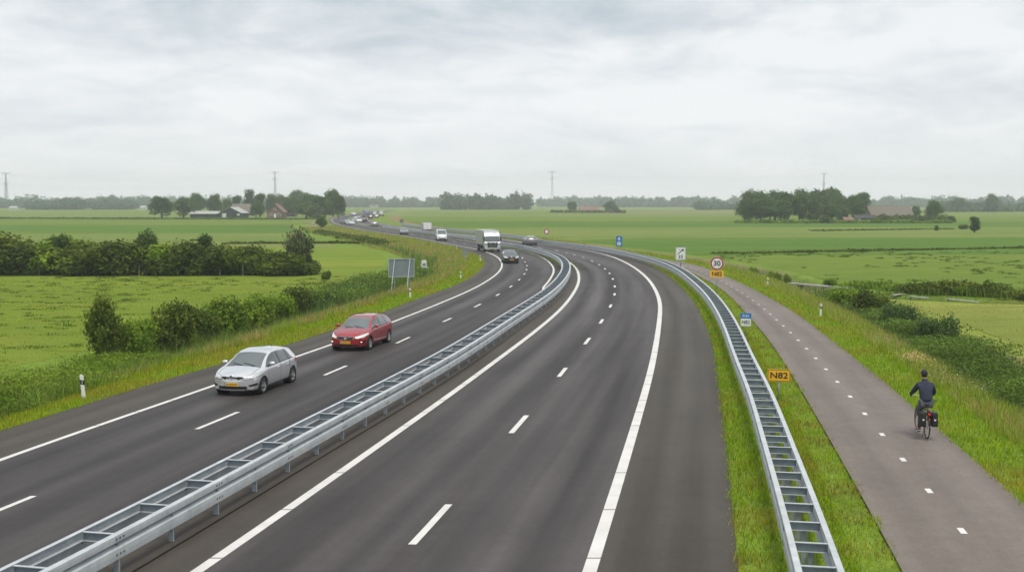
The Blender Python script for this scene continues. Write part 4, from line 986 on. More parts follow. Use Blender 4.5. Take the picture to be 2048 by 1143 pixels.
def pole(t, h, r=.038, y=.0): b = MB(); b.sm = True; b.tube([(0, y, -.15), (0, y, h)], r, 10); return b.build('pole', M['pole'], t)
def face(p): return math.atan2(-p.x, p.y)*1.0
# near yellow N82
p = at(1557, 800, -.05); t = thing('road_sign', 'yellow sign reading N82 with black border, nearest of the signs beside the barrier', 'road sign', p, face(p))
zt = px_h(p, 737.5); hh = .445; zc = zt-hh/2; pole(t, zc)
b = MB(); plate(b, .80, hh, zc, -.065, -.045, .05); pn = b.build('panel', M['yellow'], t)
b = MB()
o_ = rrect(.77, hh-.03, .045); i_ = rrect(.735, hh-.065, .035); n = len(o_)
b.add([(u, -.068, v+zc) for u, v in o_]+[(u, -.068, v+zc) for u, v in i_], [(k, (k+1) % n, n+(k+1) % n, n+k) for k in range(n)]); b.build('border', M['ink'], pn)
text('N82', .30, M['ink'], pn, (0, -.068, zc-.005), bold=.018, sx=1.2)
# blue and white
p = at(1491, 674, -.05); t = thing('road_sign', 'small white N82 sign with blue strip on top beside the barrier', 'road sign', p, face(p)); zt = px_h(p, 626); pole(t, zt-.1, .03)
b = MB(); plate(b, .56, .27, zt-.135, -.05, -.035, .02); q = b.build('panel', M['blue'], t)
text('012A', .17, M['signwhite'], q, (0, -.053, zt-.14), bold=.01, sx=.95)
b = MB(); plate(b, .52, .385, zt-.475, -.05, -.035, .02); q = b.build('panel', M['signwhite'], t)
text('N82', .27, M['ink'], q, (0, -.053, zt-.47), bold=.010, sx=.88)
# 30 + N82
p = at(1433, 594, -.05); t = thing('road_sign', 'round red ringed 30 sign above a yellow N82 plate', 'road sign', p, face(p)); zc = px_h(p, 526.5); rr = 13.6*p.y/F; pole(t, zc, .04)
b = MB(); b.lathe([(0, -.06), (rr, -.06), (rr, -.04), (0, -.04)], 'y', 48, (0, 0, zc)); q = b.build('panel', M['red'], t)
b = MB(); b.lathe([(0, -.066), (rr*.75, -.066), (rr*.75, -.060)], 'y', 48, (0, 0, zc)); b.build('disc', M['signwhite'], q)
b = MB(); b.lathe([(rr*.975, -.062), (rr*1.0, -.062), (rr*1.0, -.060)], 'y', 48, (0, 0, zc)); b.build('rim', M['signwhite'], q)
text('30', rr*1.05, M['ink'], q, (0, -.070, zc-.01), bold=.024, sx=1.0)
zt = px_h(p, 541); b = MB(); plate(b, 1.02, .50, zt-.25, -.06, -.04, .02); q = b.build('panel', M['yellow'], t); text('N82', .43, M['ink'], q, (0, -.064, zt-.255), bold=.022, sx=1.0)
# exit sign
p = at(1361, 537, -.05); t = thing('road_sign', 'white exit sign with black arrow above the number 33', 'road sign', p, face(p)); zt = px_h(p, 494); w_, h_ = 1.07, 26*p.y/F; pole(t, zt-.2, .045)
b = MB(); plate(b, w_, h_, zt-h_/2, -.06, -.04, .06); q = b.build('panel', M['signframe'], t)
b = MB(); plate(b, w_-.14, h_-.14, zt-h_/2, -.066, -.06, .04); q2 = b.build('face', M['signwhite'], q)
text('33', .52, M['ink'], q, (0, -.071, zt-h_+.34), bold=.02)
b = MB(); zc = zt-.47
for a in ((-.30, -.24), (-.05, .0), (.06, -.02), (.30, .22)): pass
b.prism([(-.34, zc-.26), (-.27, zc-.30), (.20, zc+.14), (.13, zc+.20)], -.072, -.067); b.prism([(.04, zc+.23), (.34, zc+.27), (.27, zc-.02)], -.072, -.067)
b.prism([(-.20, zc+.17), (-.06, zc+.17), (-.06, zc+.23), (-.20, zc+.23)], -.072, -.067); b.build('arrow', M['ink'], q)
# far blue sign
p = at(1238, 497, -.05); t = thing('road_sign', 'tall narrow blue sign with two white symbols at the barrier bend', 'road sign', p, face(p)); zt = px_h(p, 472); h_ = 20.5*p.y/F; w_ = 12.4*p.y/F; pole(t, zt-.3, .045)
b = MB(); plate(b, w_, h_, zt-h_/2, -.06, -.04, .08); q = b.build('panel', M['blue'], t); zc = zt-h_*.27
b = MB(); b.prism([(-.16, zc-.22), (-.06, zc-.22), (0, zc-.06), (.06, zc-.22), (.16, zc-.22), (.05, zc+.04), (.22, zc+.02), (.0, zc+.26), (-.22, zc+.02), (-.05, zc+.04)], -.072, -.065); b.build('symbol', M['signwhite'], q)
zc = zt-h_*.72; b = MB(); b.lathe([(0, -.072), (.29, -.072), (.29, -.065)], 'y', 24, (0, 0, zc)); s_ = b.build('symbol', M['signwhite'], q); text('40', .30, M['blue'], s_, (0, -.078, zc), bold=.02)
# far red ring sign
p = at(1093, 484, -.05); t = thing('road_sign', 'small far red ringed round sign left of the blue one', 'road sign', p, face(p)); zc = px_h(p, 463); pole(t, zc, .05)
b = MB(); b.lathe([(0, -.07), (.46, -.07), (.46, -.05), (0, -.05)], 'y', 28, (0, 0, zc)); q = b.build('panel', M['red'], t)
b = MB(); b.lathe([(0, -.078), (.30, -.078), (.30, -.07)], 'y', 28, (0, 0, zc)); b.build('disc', M['signwhite'], q)
# far green sign
p = at(803, 449, -.1); t = thing('road_sign', 'small dark green sign back beside the far road', 'road sign', p, face(p)); zt = px_h(p, 438.5)
for s in (-1, 1): b = MB(); b.tube([(s*.4, 0, -.1), (s*.4, 0, zt-.2)], .05, 6); b.build('pole', M['pole'], t)
b = MB(); plate(b, 1.2, zt*.62, zt*.69, -.08, -.055, .05); b.build('panel', mat('sign_green_grey', (.10, .17, .15), .6, .2), t)
# big sign seen from behind
p0 = at(803, 580, -.12); t = thing('road_sign', 'large grey back of a rectangular sign on slanting struts, on the left bank', 'road sign', (p0.x, p0.y, gz(p0.x, p0.y)), face(p0)); zb = gz(p0.x, p0.y)
pp = Vector((p0.x, p0.y, zb)); zt = px_h(pp, 517); z0_ = px_h(pp, 553.5); w_ = 52*p0.y/F
b = MB(); plate(b, w_, zt-z0_, (zt+z0_)/2, .0, .03, .03); q = b.build('panel', M['signback'], t)
b = MB(); e = .05
for zz in (z0_+e/2, zt-e/2): b.box((0, -.02, zz), (w_-.002, .05, e))
for s in (-1, 1): b.box((s*(w_/2-e/2), -.021, (zt+z0_)/2), (e, .05, zt-z0_-.1))
b.build('frame', M['signframe'], q)
for s in (-.26, .33):
    b = MB(); b.tube([(s*w_, .06, -.3), (s*w_, .06, z0_+.3)], .035, 8); b.build('post', M['pole'], t)
    b = MB(); b.tube([(s*w_-.30, -1.0, -.15), (s*w_, -.05, zt-.06)], .036, 8); b.build('strut', M['signframe'], t)
    b = MB(); b.box((s*w_+.02, -.008, (zt+z0_)/2), (.16, .02, zt-z0_-.14)); b.build('stiffener', M['signback'], q)
# triangle back
p = at(930, 529, -.15); t = thing('road_sign', 'grey back of a triangular warning sign on the inside of the bend', 'road sign', (p.x, p.y, gz(p.x, p.y)), face(p)); zt = px_h(p, 498); pole(t, zt-.15, .04, .03)
s_ = .46; b = MB(); zc = zt-.72; b.prism([(-s_, zc), (s_, zc), (s_*.92, zc-.06), (-s_*.92, zc-.06), (-s_, zc)], -.03, -.01); b.V.clear(); b.F.clear(); b.M.clear(); b.S.clear()
b.prism([(-s_, zc+.04), (-s_+.05, zc), (s_-.05, zc), (s_, zc+.04), (.05, zt-.02), (-.05, zt-.02)], -.03, -.01); b.build('panel', M['signback'], t)
b = MB(); b.box((0, -.04, zc+.25), (.5, .02, .05)); b.build('bracket', M['pole'], t)

# ------------------------------------------------------------------ delineator posts
GD = 'white roadside marker posts'
def delin(px, py, top, label, lean=-4., flip=1):
    p = at(px, py, -.08); p.z = gz(p.x, p.y); h = px_h(p, top)
    t = thing('marker_post', label, 'marker post', p, face(p), GD); t.rotation_euler = (R(2), R(lean), face(p)); w = .13
    b = MB(); b.prism([(-w/2, -.1), (w/2, -.1), (w/2, h-.06), (w/2-.05, h-.01), (-w/2+.03, h), (-w/2, h-.03)], -.04, .04); q = b.build('body', M['white'], t)
    b = MB(); z1 = h*.80; z0_ = h*.60; b.prism([(-w/2-.003, z0_+.03), (w/2+.003, z0_-.01), (w/2+.003, z1-.03), (-w/2-.003, z1+.01)], -.044, .044); b.build('band', M['black'], t)
    b = MB(); b.box((.0, -.048, (z0_+z1)/2), (.05, .01, .10)); b.build('reflector', M['alloy'], t)
delin(168, 797, 748, 'white marker post with black band, nearest one on the left verge')
delin(821, 595, 576, 'white marker post just right of the sign back')
delin(922, 558, 542, 'white marker post on the bend verge below the triangular sign')
delin(961, 523, 510, 'white marker post at the tip of the inside bend, beside the truck')
delin(914, 499, 491, 'tiny marker post at the verge behind the triangular sign')
delin(1535, 572, 555, 'white marker post beyond the bicycle path, further of two', 2)
delin(1641, 632, 606.5, 'white marker post beyond the bicycle path, nearer of two', 2)
delin(1110, 488, 478.5, 'tiny white marker post behind the far barrier')
delin(1366, 537, 523, 'small white marker post beside the pole of the exit sign')

# ------------------------------------------------------------------ culverts and small works
p = at(848, 535, -.5); t = thing('sluice', 'small white sluice housing over the left ditch', 'sluice', (p.x, p.y, -.55), .15)
b = MB(); b.box((0, 0, .45), (.62, .7, .75), taper=.82); b.box((0, 0, .86), (.5, .58, .08)); b.build('housing', M['whitewash'], t)
b = MB(); b.box((-.1, -.05, .04), (1.35, .9, .09)); b.build('deck', M['concrete'], t)
b = MB(); b.box((0, -.36, .42), (.34, .03, .3)); b.build('hatch', M['signback'], t)
p = at(836, 551, -.7); t = thing('culvert_head', 'white concrete pipe end in the ditch below the sluice', 'culvert', (p.x, p.y, -.85), .2)
b = MB(); b.box((0, 0, .12), (.50, .3, .24)); b.build('slab', M['whitewash'], t); b = MB(); b.lathe([(.09, -.17), (.13, -.17), (.13, .1), (.09, .1)], 'y', 16, (0, 0, .12), True); b.build('pipe', M['concrete'], t)
p = at(628, 452, FZ); t = thing('field_cabinet', 'small white cabinet in the field beside the far road bend', 'cabinet', p, .1)
b = MB(); b.box((0, 0, .5), (.8, .6, 1.0)); b.build('body', M['whitewash'], t); b = MB(); b.box((0, 0, 1.04), (.95, .75, .1), taper=.8); b.build('roof', M['concrete'], t); b = MB(); b.box((0, -.31, .5), (.55, .03, .8)); b.build('door', M['signback'], t)
a = at(1580, 566, -.35); c = at(1706, 577, -.35); d = c-a; L_ = d.length; rz = math.atan2(d.y, d.x)
t = thing('culvert_slab', 'long pale concrete slab crossing the right ditch', 'culvert', ((a.x+c.x)/2, (a.y+c.y)/2, -.35), rz)
b = MB(); b.box((0, 0, 0), (L_, .5, .12)); b.build('deck', M['concrete'], t)
for s in (-.33, .33): b = MB(); b.box((s*L_, 0, -.45), (.35, .4, .78)); b.build('pier', M['boards'], t)
for (q0, q1, lb) in (((1784, 586), (1815, 583), 'short pale board lying across the right cross ditch'), ((1818, 588), (1858, 592), 'low pale plank along the cross ditch, right of the short board'), ((1890, 593), (1960, 600), 'longest pale plank at the right end of the cross ditch')):
    a = at(*q0, -.35); c = at(*q1, -.35); d = c-a; t = thing('plank_bridge', lb, 'plank', ((a.x+c.x)/2, (a.y+c.y)/2, -.50), math.atan2(d.y, d.x), 'planks across the right ditch')
    b = MB(); b.box((0, 0, 0), (d.length*.9, .28, .06)); b.build('board', M['concrete'], t)
    for s in (-.4, .4): b = MB(); b.box((s*d.length, 0, -.35), (.09, .09, .66)); b.build('stake', M['wood'], t)
# fence stakes along the hedgerow
st = MB(); st.tube([(0, 0, -.2), (0, 0, 1.15)], [.05, .045], 6); st = st.build('fence_stake', M['wood']); sme = st.data; bpy.data.objects.remove(st)
for i, px in enumerate((78, 132, 140, 190, 232, 278, 304, 312, 356, 398, 440, 486, 530)):
    p = at(px, 551, FZ); o = ob('fence_stake', sme, None, p); o.rotation_euler = (rg.uniform(-.06, .06), rg.uniform(-.06, .06), 0); tag(o, 'weathered wooden stake in front of the hedgerow', 'stake', 'stakes along the hedgerow')
# wild flowers
g_ = np.random.default_rng(91)
def flowers(px, py, n, r, colr, label, h=.55):
    p = at(px, py, -.2); P = np.c_[p.x+g_.normal(size=n)*r, p.y+g_.normal(size=n)*r*2.2]; Z = ground_z(P)+h*(.5+.6*g_.random(n))
    V, f, l, c = leaves(np.c_[P, Z], np.tile([0, -.5, 1.], (n, 1)), .03, np.clip(np.array(colr)*(1+.25*g_.standard_normal((n, 1))), 0, .9)); tag(ob('wildflowers', mesh_np('wildflowers', V, f, l, [M['leaf']], col=c)), label, 'flowers', kind='stuff')
flowers(1826, 735, 420, .35, (.62, .40, .22), 'patch of pale orange flowers on the bank behind the cyclist')
flowers(1772, 700, 130, .4, (.42, .40, .22), 'cream flowers on the bank up the path from the cyclist')
flowers(1930, 790, 120, .5, (.42, .40, .26), 'cream flowers on the bank right of the cyclist', .6)
# ------------------------------------------------------------------ cars
def paintm(name, col, metal=.5, rough=.32):
    m = mat(name, col, rough, metal, .5, coat=1.0); return m
def prof(pts, xs, s=2):
    y = np.array([p[0] for p in pts], float); v = np.array([p[1] for p in pts], float)
    return gauss(np.interp(xs, y, v), s)
def chaikin(Q, it):
    for _ in range(it):
        a = Q[:, :-1]*.75+Q[:, 1:]*.25; b = Q[:, :-1]*.25+Q[:, 1:]*.75
        mid = np.stack([a, b], 2).reshape(Q.shape[0], -1, Q.shape[2]); Q = np.concatenate([Q[:, :1], mid, Q[:, -1:]], 1)
    return Q
def inpoly(u, v, poly):
    r = np.zeros(len(u), bool); n = len(poly); j = n-1
    for i in range(n):
        (x1, y1), (x2, y2) = poly[i], poly[j]
        c = ((y1 > v) != (y2 > v)) & (u < (x2-x1)*(v-y1)/((y2-y1) or 1e-9)+x1); r ^= c; j = i
    return r
HATCH = dict(L=4.20, W=.895, wb=(-1.31, 1.31), wr=.315,
    top=[(-2.10, .88), (-2.05, .98), (-1.97, 1.08), (-1.80, 1.25), (-1.63, 1.345), (-1.2, 1.42), (-.4, 1.465), (.1, 1.45), (.42, 1.36), (.78, 1.17), (1.12, .985), (1.3, .95), (1.6, .90), (1.9, .82), (2.05, .755), (2.13, .69)],
    belt=[(-2.13, .84), (-1.9, .98), (-1.4, .99), (0, .95), (.9, .93), (1.3, .90), (1.7, .84), (2.13, .65)],
    w=[(-2.13, .80), (-1.95, .86), (-1.4, .895), (0, .89), (1.4, .895), (1.8, .87), (2.13, .80)],
    wt=[(-2.13, .66), (-1.9, .60), (-1.4, .60), (-.3, .615), (.3, .60), (.75, .64), (1.12, .72), (1.5, .70), (1.9, .66), (2.13, .62)],
    z0=[(-2.13, .30), (-1.9, .22), (-1, .19), (1.5, .18), (1.95, .17), (2.13, .22)], rf=.30, rr=.16, soft=2, tail=.72)
WAGON = dict(L=4.62, W=.93, wb=(-1.38, 1.40), wr=.325,
    top=[(-2.31, .86), (-2.26, 1.0), (-2.1, 1.18), (-1.9, 1.33), (-1.7, 1.40), (-1.3, 1.45), (-.4, 1.485), (.0, 1.47), (.35, 1.38), (.75, 1.18), (1.12, 1.01), (1.4, .97), (1.75, .90), (2.05, .82), (2.22, .75), (2.31, .68)],
    belt=[(-2.31, .84), (-2.0, 1.02), (-1.4, 1.02), (0, .97), (.9, .95), (1.3, .91), (1.8, .84), (2.31, .64)],
    w=[(-2.31, .82), (-2.1, .88), (-1.4, .93), (-.4, .905), (.5, .905), (1.45, .93), (1.9, .90), (2.31, .80)],
    wt=[(-2.31, .66), (-2.1, .60), (-1.4, .605), (-.3, .63), (.3, .62), (.75, .66), (1.12, .74), (1.6, .70), (2.0, .64), (2.31, .58)],
    z0=[(-2.31, .30), (-2.1, .23), (-1, .19), (1.6, .18), (2.1, .17), (2.31, .22)], rf=.36, rr=.18, soft=2)
VAN = dict(L=4.9, W=.96, wb=(-1.5, 1.55), wr=.33,
    top=[(-2.45, 1.95), (-2.40, 2.0), (-1, 2.03), (.6, 2.02), (.85, 1.93), (1.35, 1.45), (1.65, 1.18), (1.9, 1.08), (2.2, .98), (2.38, .86), (2.45, .75)],
    belt=[(-2.45, 1.1), (0, 1.1), (1.3, 1.08), (1.8, 1.0), (2.45, .70)],
    w=[(-2.45, .94), (0, .96), (1.5, .955), (2.0, .93), (2.45, .84)], wt=[(-2.45, .84), (.3, .84), (.9, .78), (1.6, .80), (2.0, .76), (2.45, .66)],
    z0=[(-2.45, .32), (-2, .24), (1.8, .22), (2.45, .26)], rf=.25, rr=.04, soft=1.5)
def car_shell(p, step, it):
    L_ = p['L']; n = int(L_/step)+1; xs = np.linspace(-L_/2, L_/2, n); s = max(1, p['soft']*.03/step)
    top = prof(p['top'], xs, s); belt = prof(p['belt'], xs, s); w = prof(p['w'], xs, s*1.5); wt = prof(p['wt'], xs, s*1.5); z0 = prof(p['z0'], xs, s)
    belt = np.minimum(belt, top-.035); hc = np.clip((top-belt)/.3, 0, 1)      # 1 in the cabin, 0 over the bonnet
    zm = z0+(belt-z0)*.42; c = []
    c.append((0*w, z0)); c.append((w*.80, z0)); c.append((w*.955, z0+.03)); c.append((w*1.0, zm)); c.append((w*1.0, zm+(belt-zm)*.55)); c.append((w*.985, belt-.05)); c.append((w*.955, belt+.005))
    c.append((w*.955*(1-hc)+(wt+.045)*hc-.09*(1-hc), belt+(top-belt)*.80-.0*hc)); c.append((wt*(1-.04*hc), top-.028)); c.append((wt*.72, top-.004)); c.append((wt*.35, top+.010)); c.append((0*w, top+.014))
    Q = chaikin(np.stack([np.stack(k, -1) for k in c], 1), it)     # n, K, 2 (y, z)
    # caps: shrink the end rings to a point on the middle line
    def cap(q, sgn, m=16):
        r = []; zc = (q[0, 1]+q[-1, 1])/2
        for k in range(1, m+1):
            t = 1-k/m; r.append(np.stack([q[:, 0]*t, zc+(q[:, 1]-zc)*t], -1))
        return r
    f = cap(Q[-1], 1); b = cap(Q[0], -1)[::-1]
    Y = np.concatenate([np.stack(b), Q, np.stack(f)]); m = len(b)
    tt = np.arange(1, len(f)+1)/len(f); bul = .035*(1-(1-tt)**2)
    XX = np.concatenate([np.full(m, -L_/2)-bul[::-1]*.8, xs, np.full(m, L_/2)+bul])
    X3 = np.repeat(XX[:, None], Y.shape[1], 1)
    yy = Y[..., 0]/p['W']
    X3 = X3-p['rf']*np.abs(yy)**2.3*np.clip((X3-L_*.20)/(L_*.30), 0, 1)**1.5+p['rr']*np.abs(yy)**2.5*np.clip((-X3-L_*.25)/(L_*.25), 0, 1)**1.5
    half = np.stack([X3, Y[..., 0], Y[..., 1]], -1); mir = half[:, ::-1].copy(); mir[..., 1] *= -1
    full = np.concatenate([half, mir[:, 1:-1]], 1); N, K = full.shape[:2]
    idx = np.arange(N*K).reshape(N, K); r = np.roll(idx, -1, 1)
    fc = np.stack([idx[:-1], idx[1:], r[1:], r[:-1]], -1).reshape(-1, 4)
    V = full.reshape(-1, 3).copy(); V[:, 0] = np.where(V[:, 0] < -1.5, -1.5+(V[:, 0]+1.5)*p.get('tail', 1.), V[:, 0]); c_ = V[fc].mean(1); nn = np.cross(V[fc[:, 2]]-V[fc[:, 0]], V[fc[:, 3]]-V[fc[:, 1]]); ln = np.linalg.norm(nn, axis=1); nn /= np.maximum(ln, 1e-12)[:, None]
    if (nn[:, 2]*(c_[:, 2]-.8)).sum() < 0: fc = fc[:, ::-1]; nn = -nn
    fn = {k: (lambda x, a=a: np.interp(x, xs, a)) for k, a in (('top', top), ('belt', belt), ('w', w), ('wt', wt))}
    return V, fc, c_, nn, fn
def sub(V, fc, keep, name, mats, mi=None, parent=None, push=0., nn=None, smooth=True):
    f = fc[keep]; u, inv = np.unique(f.ravel(), return_inverse=True)
    o = ob(name, mesh_np(name, V[u], inv, np.full(len(f), 4), mats, mi=None if mi is None else mi[keep], smooth=smooth), parent); return o
def wheel_parts(t, x, y, r, style, w=.21):
    s = 1 if y > 0 else -1
    b = MB(); b.sm = True; b.lathe([(r*.66, -w/2), (r*.90, -w/2), (r*.98, -w*.40), (r, -w*.25), (r, w*.25), (r*.98, w*.40), (r*.90, w/2), (r*.66, w/2)], 'y', 36, (0, 0, 0), True)
    q = b.build('wheel', M['rubber'], t, (x, y, r)); b = MB(); b.sm = True
    b.lathe([(r*.69, s*w*.46), (r*.63, s*w*.40), (r*.61, s*w*.1), (r*.61, -s*w*.4)], 'y', 36); b.sm = False
    k = 5 if style == 5 else 7
    for i in range(k):
        for d in ((-.13, .13) if style == 5 else (0,)):
            a = 6.283*i/k+d; rot = Matrix.Rotation(-a, 3, 'Y'); wd = r*.11 if style == 5 else r*.16
            b.box(rot @ Vector((r*.36, s*w*.36, 0)), (r*.58, .025, wd), rot)
    b.lathe([(0, s*w*.42), (r*.15, s*w*.42), (r*.17, s*w*.34)], 'y', 16); b.build('rim', M['alloy'], q)
    b = MB(); b.lathe([(0, s*w*.12), (r*.60, s*w*.12)], 'y', 24); b.build('brake_disc', M['blackm'], q)
def make_car(p, paint, label, name='car', cat='car', step=.024, it=4, kind='hatch', loc=(0, 0, 0), head=(0, -1), lamps='lamp', emblem=True, plate='8-VKF-07', detail=True, group=None):
    V, fc, c, n, fn = car_shell(p, step, it); L_ = p['L']; X_, Y_, Z_ = c.T; ay = np.abs(Y_); hx = L_/2
    t = thing(name, label, cat, loc, math.atan2(head[1], head[0]), group)
    part = np.zeros(len(fc), int); mi = np.zeros(len(fc), int); names = []
    def region(mask, nm, m, over=False):
        k = mask & ((part == 0) | over); names.append((nm, m)); part[k] = len(names)
    def trim(mask, i): k = mask & (part == 0); mi[k] = i
    top, belt, wt = fn['top'](X_), fn['belt'](X_), fn['wt'](X_)
    arch = np.zeros(len(fc), bool)
    for xw in p['wb']: arch |= (ay > p['W']*.72) & ((X_-xw)**2+(Z_-p['wr'])**2 < (p['wr']+.045)**2)
    part[arch] = -1
    if kind == 'hatch': xa, xb, cx, rear, bp = 1.14, .34, .62, -1.34, (-.20, -1.00)
    elif kind == 'wagon': xa, xb, cx, rear, bp = 1.16, .26, .62, -1.80, (-.22, -1.10)
    else: xa, xb, cx, rear, bp = 1.66, .82, 1.0, .15, (-9, -9)
    # windscreen: between the scuttle and the roof edge
    region((X_ < xa) & (X_ > xb) & (n[:, 0] > .22) & (n[:, 2] > .2) & (ay < wt-.03+.0*X_), 'windscreen', M['glass'])
    side = (np.abs(n[:, 1]) > .55) & (Z_ > belt+.012) & (Z_ < top-.082)
    bz = float(fn['belt'](np.array([0.]))[0]); fr = xa-.03
    lim = (X_ < fr-(Z_-bz)*(xa-xb)/.46-.05) & (X_ > rear+(Z_-bz)*(.62 if kind != 'van' else 0))
    gap = (np.abs(X_-bp[0]) < .035) | (np.abs(X_-bp[1]-(Z_-bz)*.18) < .035)
    for sg in (1, -1):
        s_ = side & lim & (np.sign(Y_) == sg)
        region(s_ & ~gap & (X_ > bp[0]), 'side_window', M['glass_side'])
        if kind != 'van': region(s_ & ~gap & (X_ <= bp[0]) & (X_ > bp[1]+(Z_-bz)*.18), 'side_window', M['glass_side']); region(s_ & ~gap & (X_ <= bp[1]+(Z_-bz)*.18), 'quarter_window', M['glass_side'])
        trim(s_ & gap, 1)
    # dark frame around the side windows
    fr_ = (np.abs(n[:, 1]) > .5) & (Z_ > belt-.012) & (Z_ <= belt+.012) & (X_ < xa-.25) & (X_ > rear-.05); trim(fr_, 1)
    region((n[:, 0] < -.2) & (X_ < -hx*.72) & (Z_ > (1.02 if kind != 'van' else 1.25)) & (Z_ < top.max()-(.16 if kind != 'van' else .2)) & (ay < .60), 'rear_window', M['glass'])
    front = (X_ > hx-.75) & (n[:, 0] > .05); rearf = (X_ < -hx+.75) & (n[:, 0] < -.1)
    if kind == 'hatch':
        hl = [(.42, .640), (.50, .615), (.78, .655), (.90, .75), (.90, .84), (.78, .815), (.56, .755), (.42, .715)]
        gr = (ay < .42) & (Z_ > .640) & (Z_ < .715); lo = (ay < .56) & (Z_ > .255) & (Z_ < .375); lo &= ay < .60-(.375-Z_)*.6
        fog = inpoly(ay, Z_, [(.62, .33), (.62, .42), (.84, .47), (.84, .385)]); chr_ = (np.abs(Z_-.235) < .014) & (ay < .86)
    elif kind == 'wagon':
        hl = [(.47, .62), (.58, .605), (.80, .66), (.93, .77), (.93, .86), (.78, .80), (.60, .73), (.47, .69)]
        gr = inpoly(ay, Z_, [(-1, .545), (.28, .545), (.37, .60), (.41, .69), (-1, .69)]); lo = (ay < .62) & (Z_ > .25) & (Z_ < .34)
        fog = inpoly(ay, Z_, [(.62, .36), (.64, .47), (.86, .50), (.84, .40)]); chr_ = np.zeros(len(fc), bool)
    else:
        hl = [(.55, .74), (.62, .72), (.92, .78), (.93, .95), (.75, .92), (.55, .82)]; gr = (ay < .5) & (Z_ > .70) & (Z_ < .78); lo = (ay < .65) & (Z_ > .30) & (Z_ < .50); fog = chr_ = np.zeros(len(fc), bool)
    for sg in (1, -1): region(front & inpoly(ay, Z_, hl) & (np.sign(Y_) == sg), 'headlight', M[lamps])
    region(front & gr, 'grille', M['black']); region(front & lo & (X_ > hx-.45), 'lower_intake', M['blackm'])
    for sg in (1, -1):
        if fog.any(): region(front & fog & (np.sign(Y_) == sg), 'fog_lamp', M['black'])
        region(rearf & (ay > .52) & (Z_ > (.80 if kind != 'van' else .85)) & (Z_ < (.96 if kind != 'van' else 1.3)) & (np.sign(Y_) == sg), 'tail_light', M['redlens'])
    hc_ = np.mean(hl, 0); hl2 = [tuple(hc_+(np.array(q_)-hc_)*1.13) for q_ in hl]; trim(front & inpoly(ay, Z_, hl2), 4)
    trim(front & chr_, 3); trim(Z_ < .20, 2); trim((n[:, 0] > 0) & (X_ > hx-.4) & (Z_ < .215), 2)
    # shut lines
    if detail:
        sw = np.abs(n[:, 1]) > .5; q = step*.55
        for xl in ([xa-.24, bp[0], bp[1]-.02] if kind != 'van' else [1.2, .1, -1.2]): trim(sw & (np.abs(X_-xl) < q) & (Z_ > .27) & (Z_ < belt+.0), 4)
        trim(sw & (np.abs(Z_-.265) < q) & (X_ < xa-.24) & (X_ > -1.1), 4)
        trim((X_ > xa+.06) & (X_ < hx-.30) & (np.abs(ay-(.70-(X_-xa)*.10)) < q*.7) & (n[:, 2] > .5), 5)
        trim((n[:, 0] > .3) & (np.abs(Z_-.62) < q) & (ay < .46) & (X_ > hx-.4), 4)
        trim((n[:, 2] > .5) & (X_ > xa) & (X_ < xa+.055) & (ay < .70), 1)
    body = part == 0
    sub(V, fc, body, 'body', [paint, M['black'], M['blackm'], M['chrome'], M['shut'], M['shut2']], mi, t)
    hs = {}
    for i, (nm, m) in enumerate(names):
        if (part == i+1).sum() > 2: o = sub(V, fc, part == i+1, nm, [m], None, t); hs.setdefault(nm, []).append(o)
    # wheel housings, wheels
    b = MB(); W = p['W']
    for xw in p['wb']:
        for s in (-1, 1): b.lathe([(p['wr']+.05, s*(W-.035)), (p['wr']+.05, s*(W-.32)), (.0, s*(W-.32))], 'y', 28, (xw, 0, p['wr']))
    b.box((0, 0, .26), (L_*.8, W*1.2, .14)); b.build('underbody', M['blackm'], t)
    for xw in p['wb']:
        for s in (-1, 1): wheel_parts(t, xw, s*(W-.12), p['wr'], 5 if kind != 'wagon' else 7)
    # mirrors
    for s in (-1, 1):
        b = MB(); b.sm = True; xm = xa-.42; zm = bz+.09
        b.lathe([(0, -.105), (.055, -.095), (.085, -.04), (.085, .04), (.06, .09), (0, .105)], 'y', 12, (0, 0, 0))
        b.V = [(v[0]*.8+xm, v[1]*1.05+s*(W+.055), v[2]*.85+zm) for v in b.V]; q = b.build('mirror', paint, t)
        b = MB(); b.tube([(xm, s*(W-.10), zm-.05), (xm, s*(W+.02), zm-.03)], .022, 6); b.build('mirror_arm', M['black'], q)
    if detail:
        for s in (-1, 1):
            for xd in (bp[0]+.17, bp[1]+.14) if kind != 'van' else (.3,):
                b = MB(); b.sm = True; b.tube([(xd-.08, s*(W-.005), bz-.13), (xd, s*(W+.022), bz-.128), (xd+.08, s*(W-.005), bz-.13)], .013, 6); b.build('door_handle', paint, t)
        xf = hx+.035
        if plate:
            zp = .435 if kind == 'hatch' else .43 if kind == 'wagon' else .55
            b = MB(); b.box((xf+.006, 0, zp), (.012, .52, .112)); q = b.build('number_plate', M['plate'], t)
            text(plate, .105, M['ink'], q, (xf+.0125, .02, zp), bold=.012, sx=1., rot=(R(90), 0, R(90)), depth=.001)
            b = MB(); b.box((xf+.0065, -.242, zp), (.013, .036, .111)); b.build('blue_strip', M['blue'], q)
        if kind == 'hatch' and emblem:
            ze = .70; xe = hx+.022; b = MB(); b.sm = True
            b.lathe([(.060, xe+.0), (.060, xe+.012), (.072, xe+.016), (.076, xe)], 'x', 28, (0, 0, ze)); b.sm = False
            b.lathe([(0, xe+.004), (.060, xe+.004)], 'x', 24, (0, 0, ze))
            q = b.build('emblem', M['chrome'], t); b = MB()
            for pts in ([(-.045, .035), (-.018, .002), (0, .03), (.018, .002), (.045, .035)][::1], [(-.05, .012), (-.025, -.042), (0, -.008), (.025, -.042), (.05, .012)]):
                b.tube([(xe+.010, u, ze+v) for u, v in pts], .006, 4)
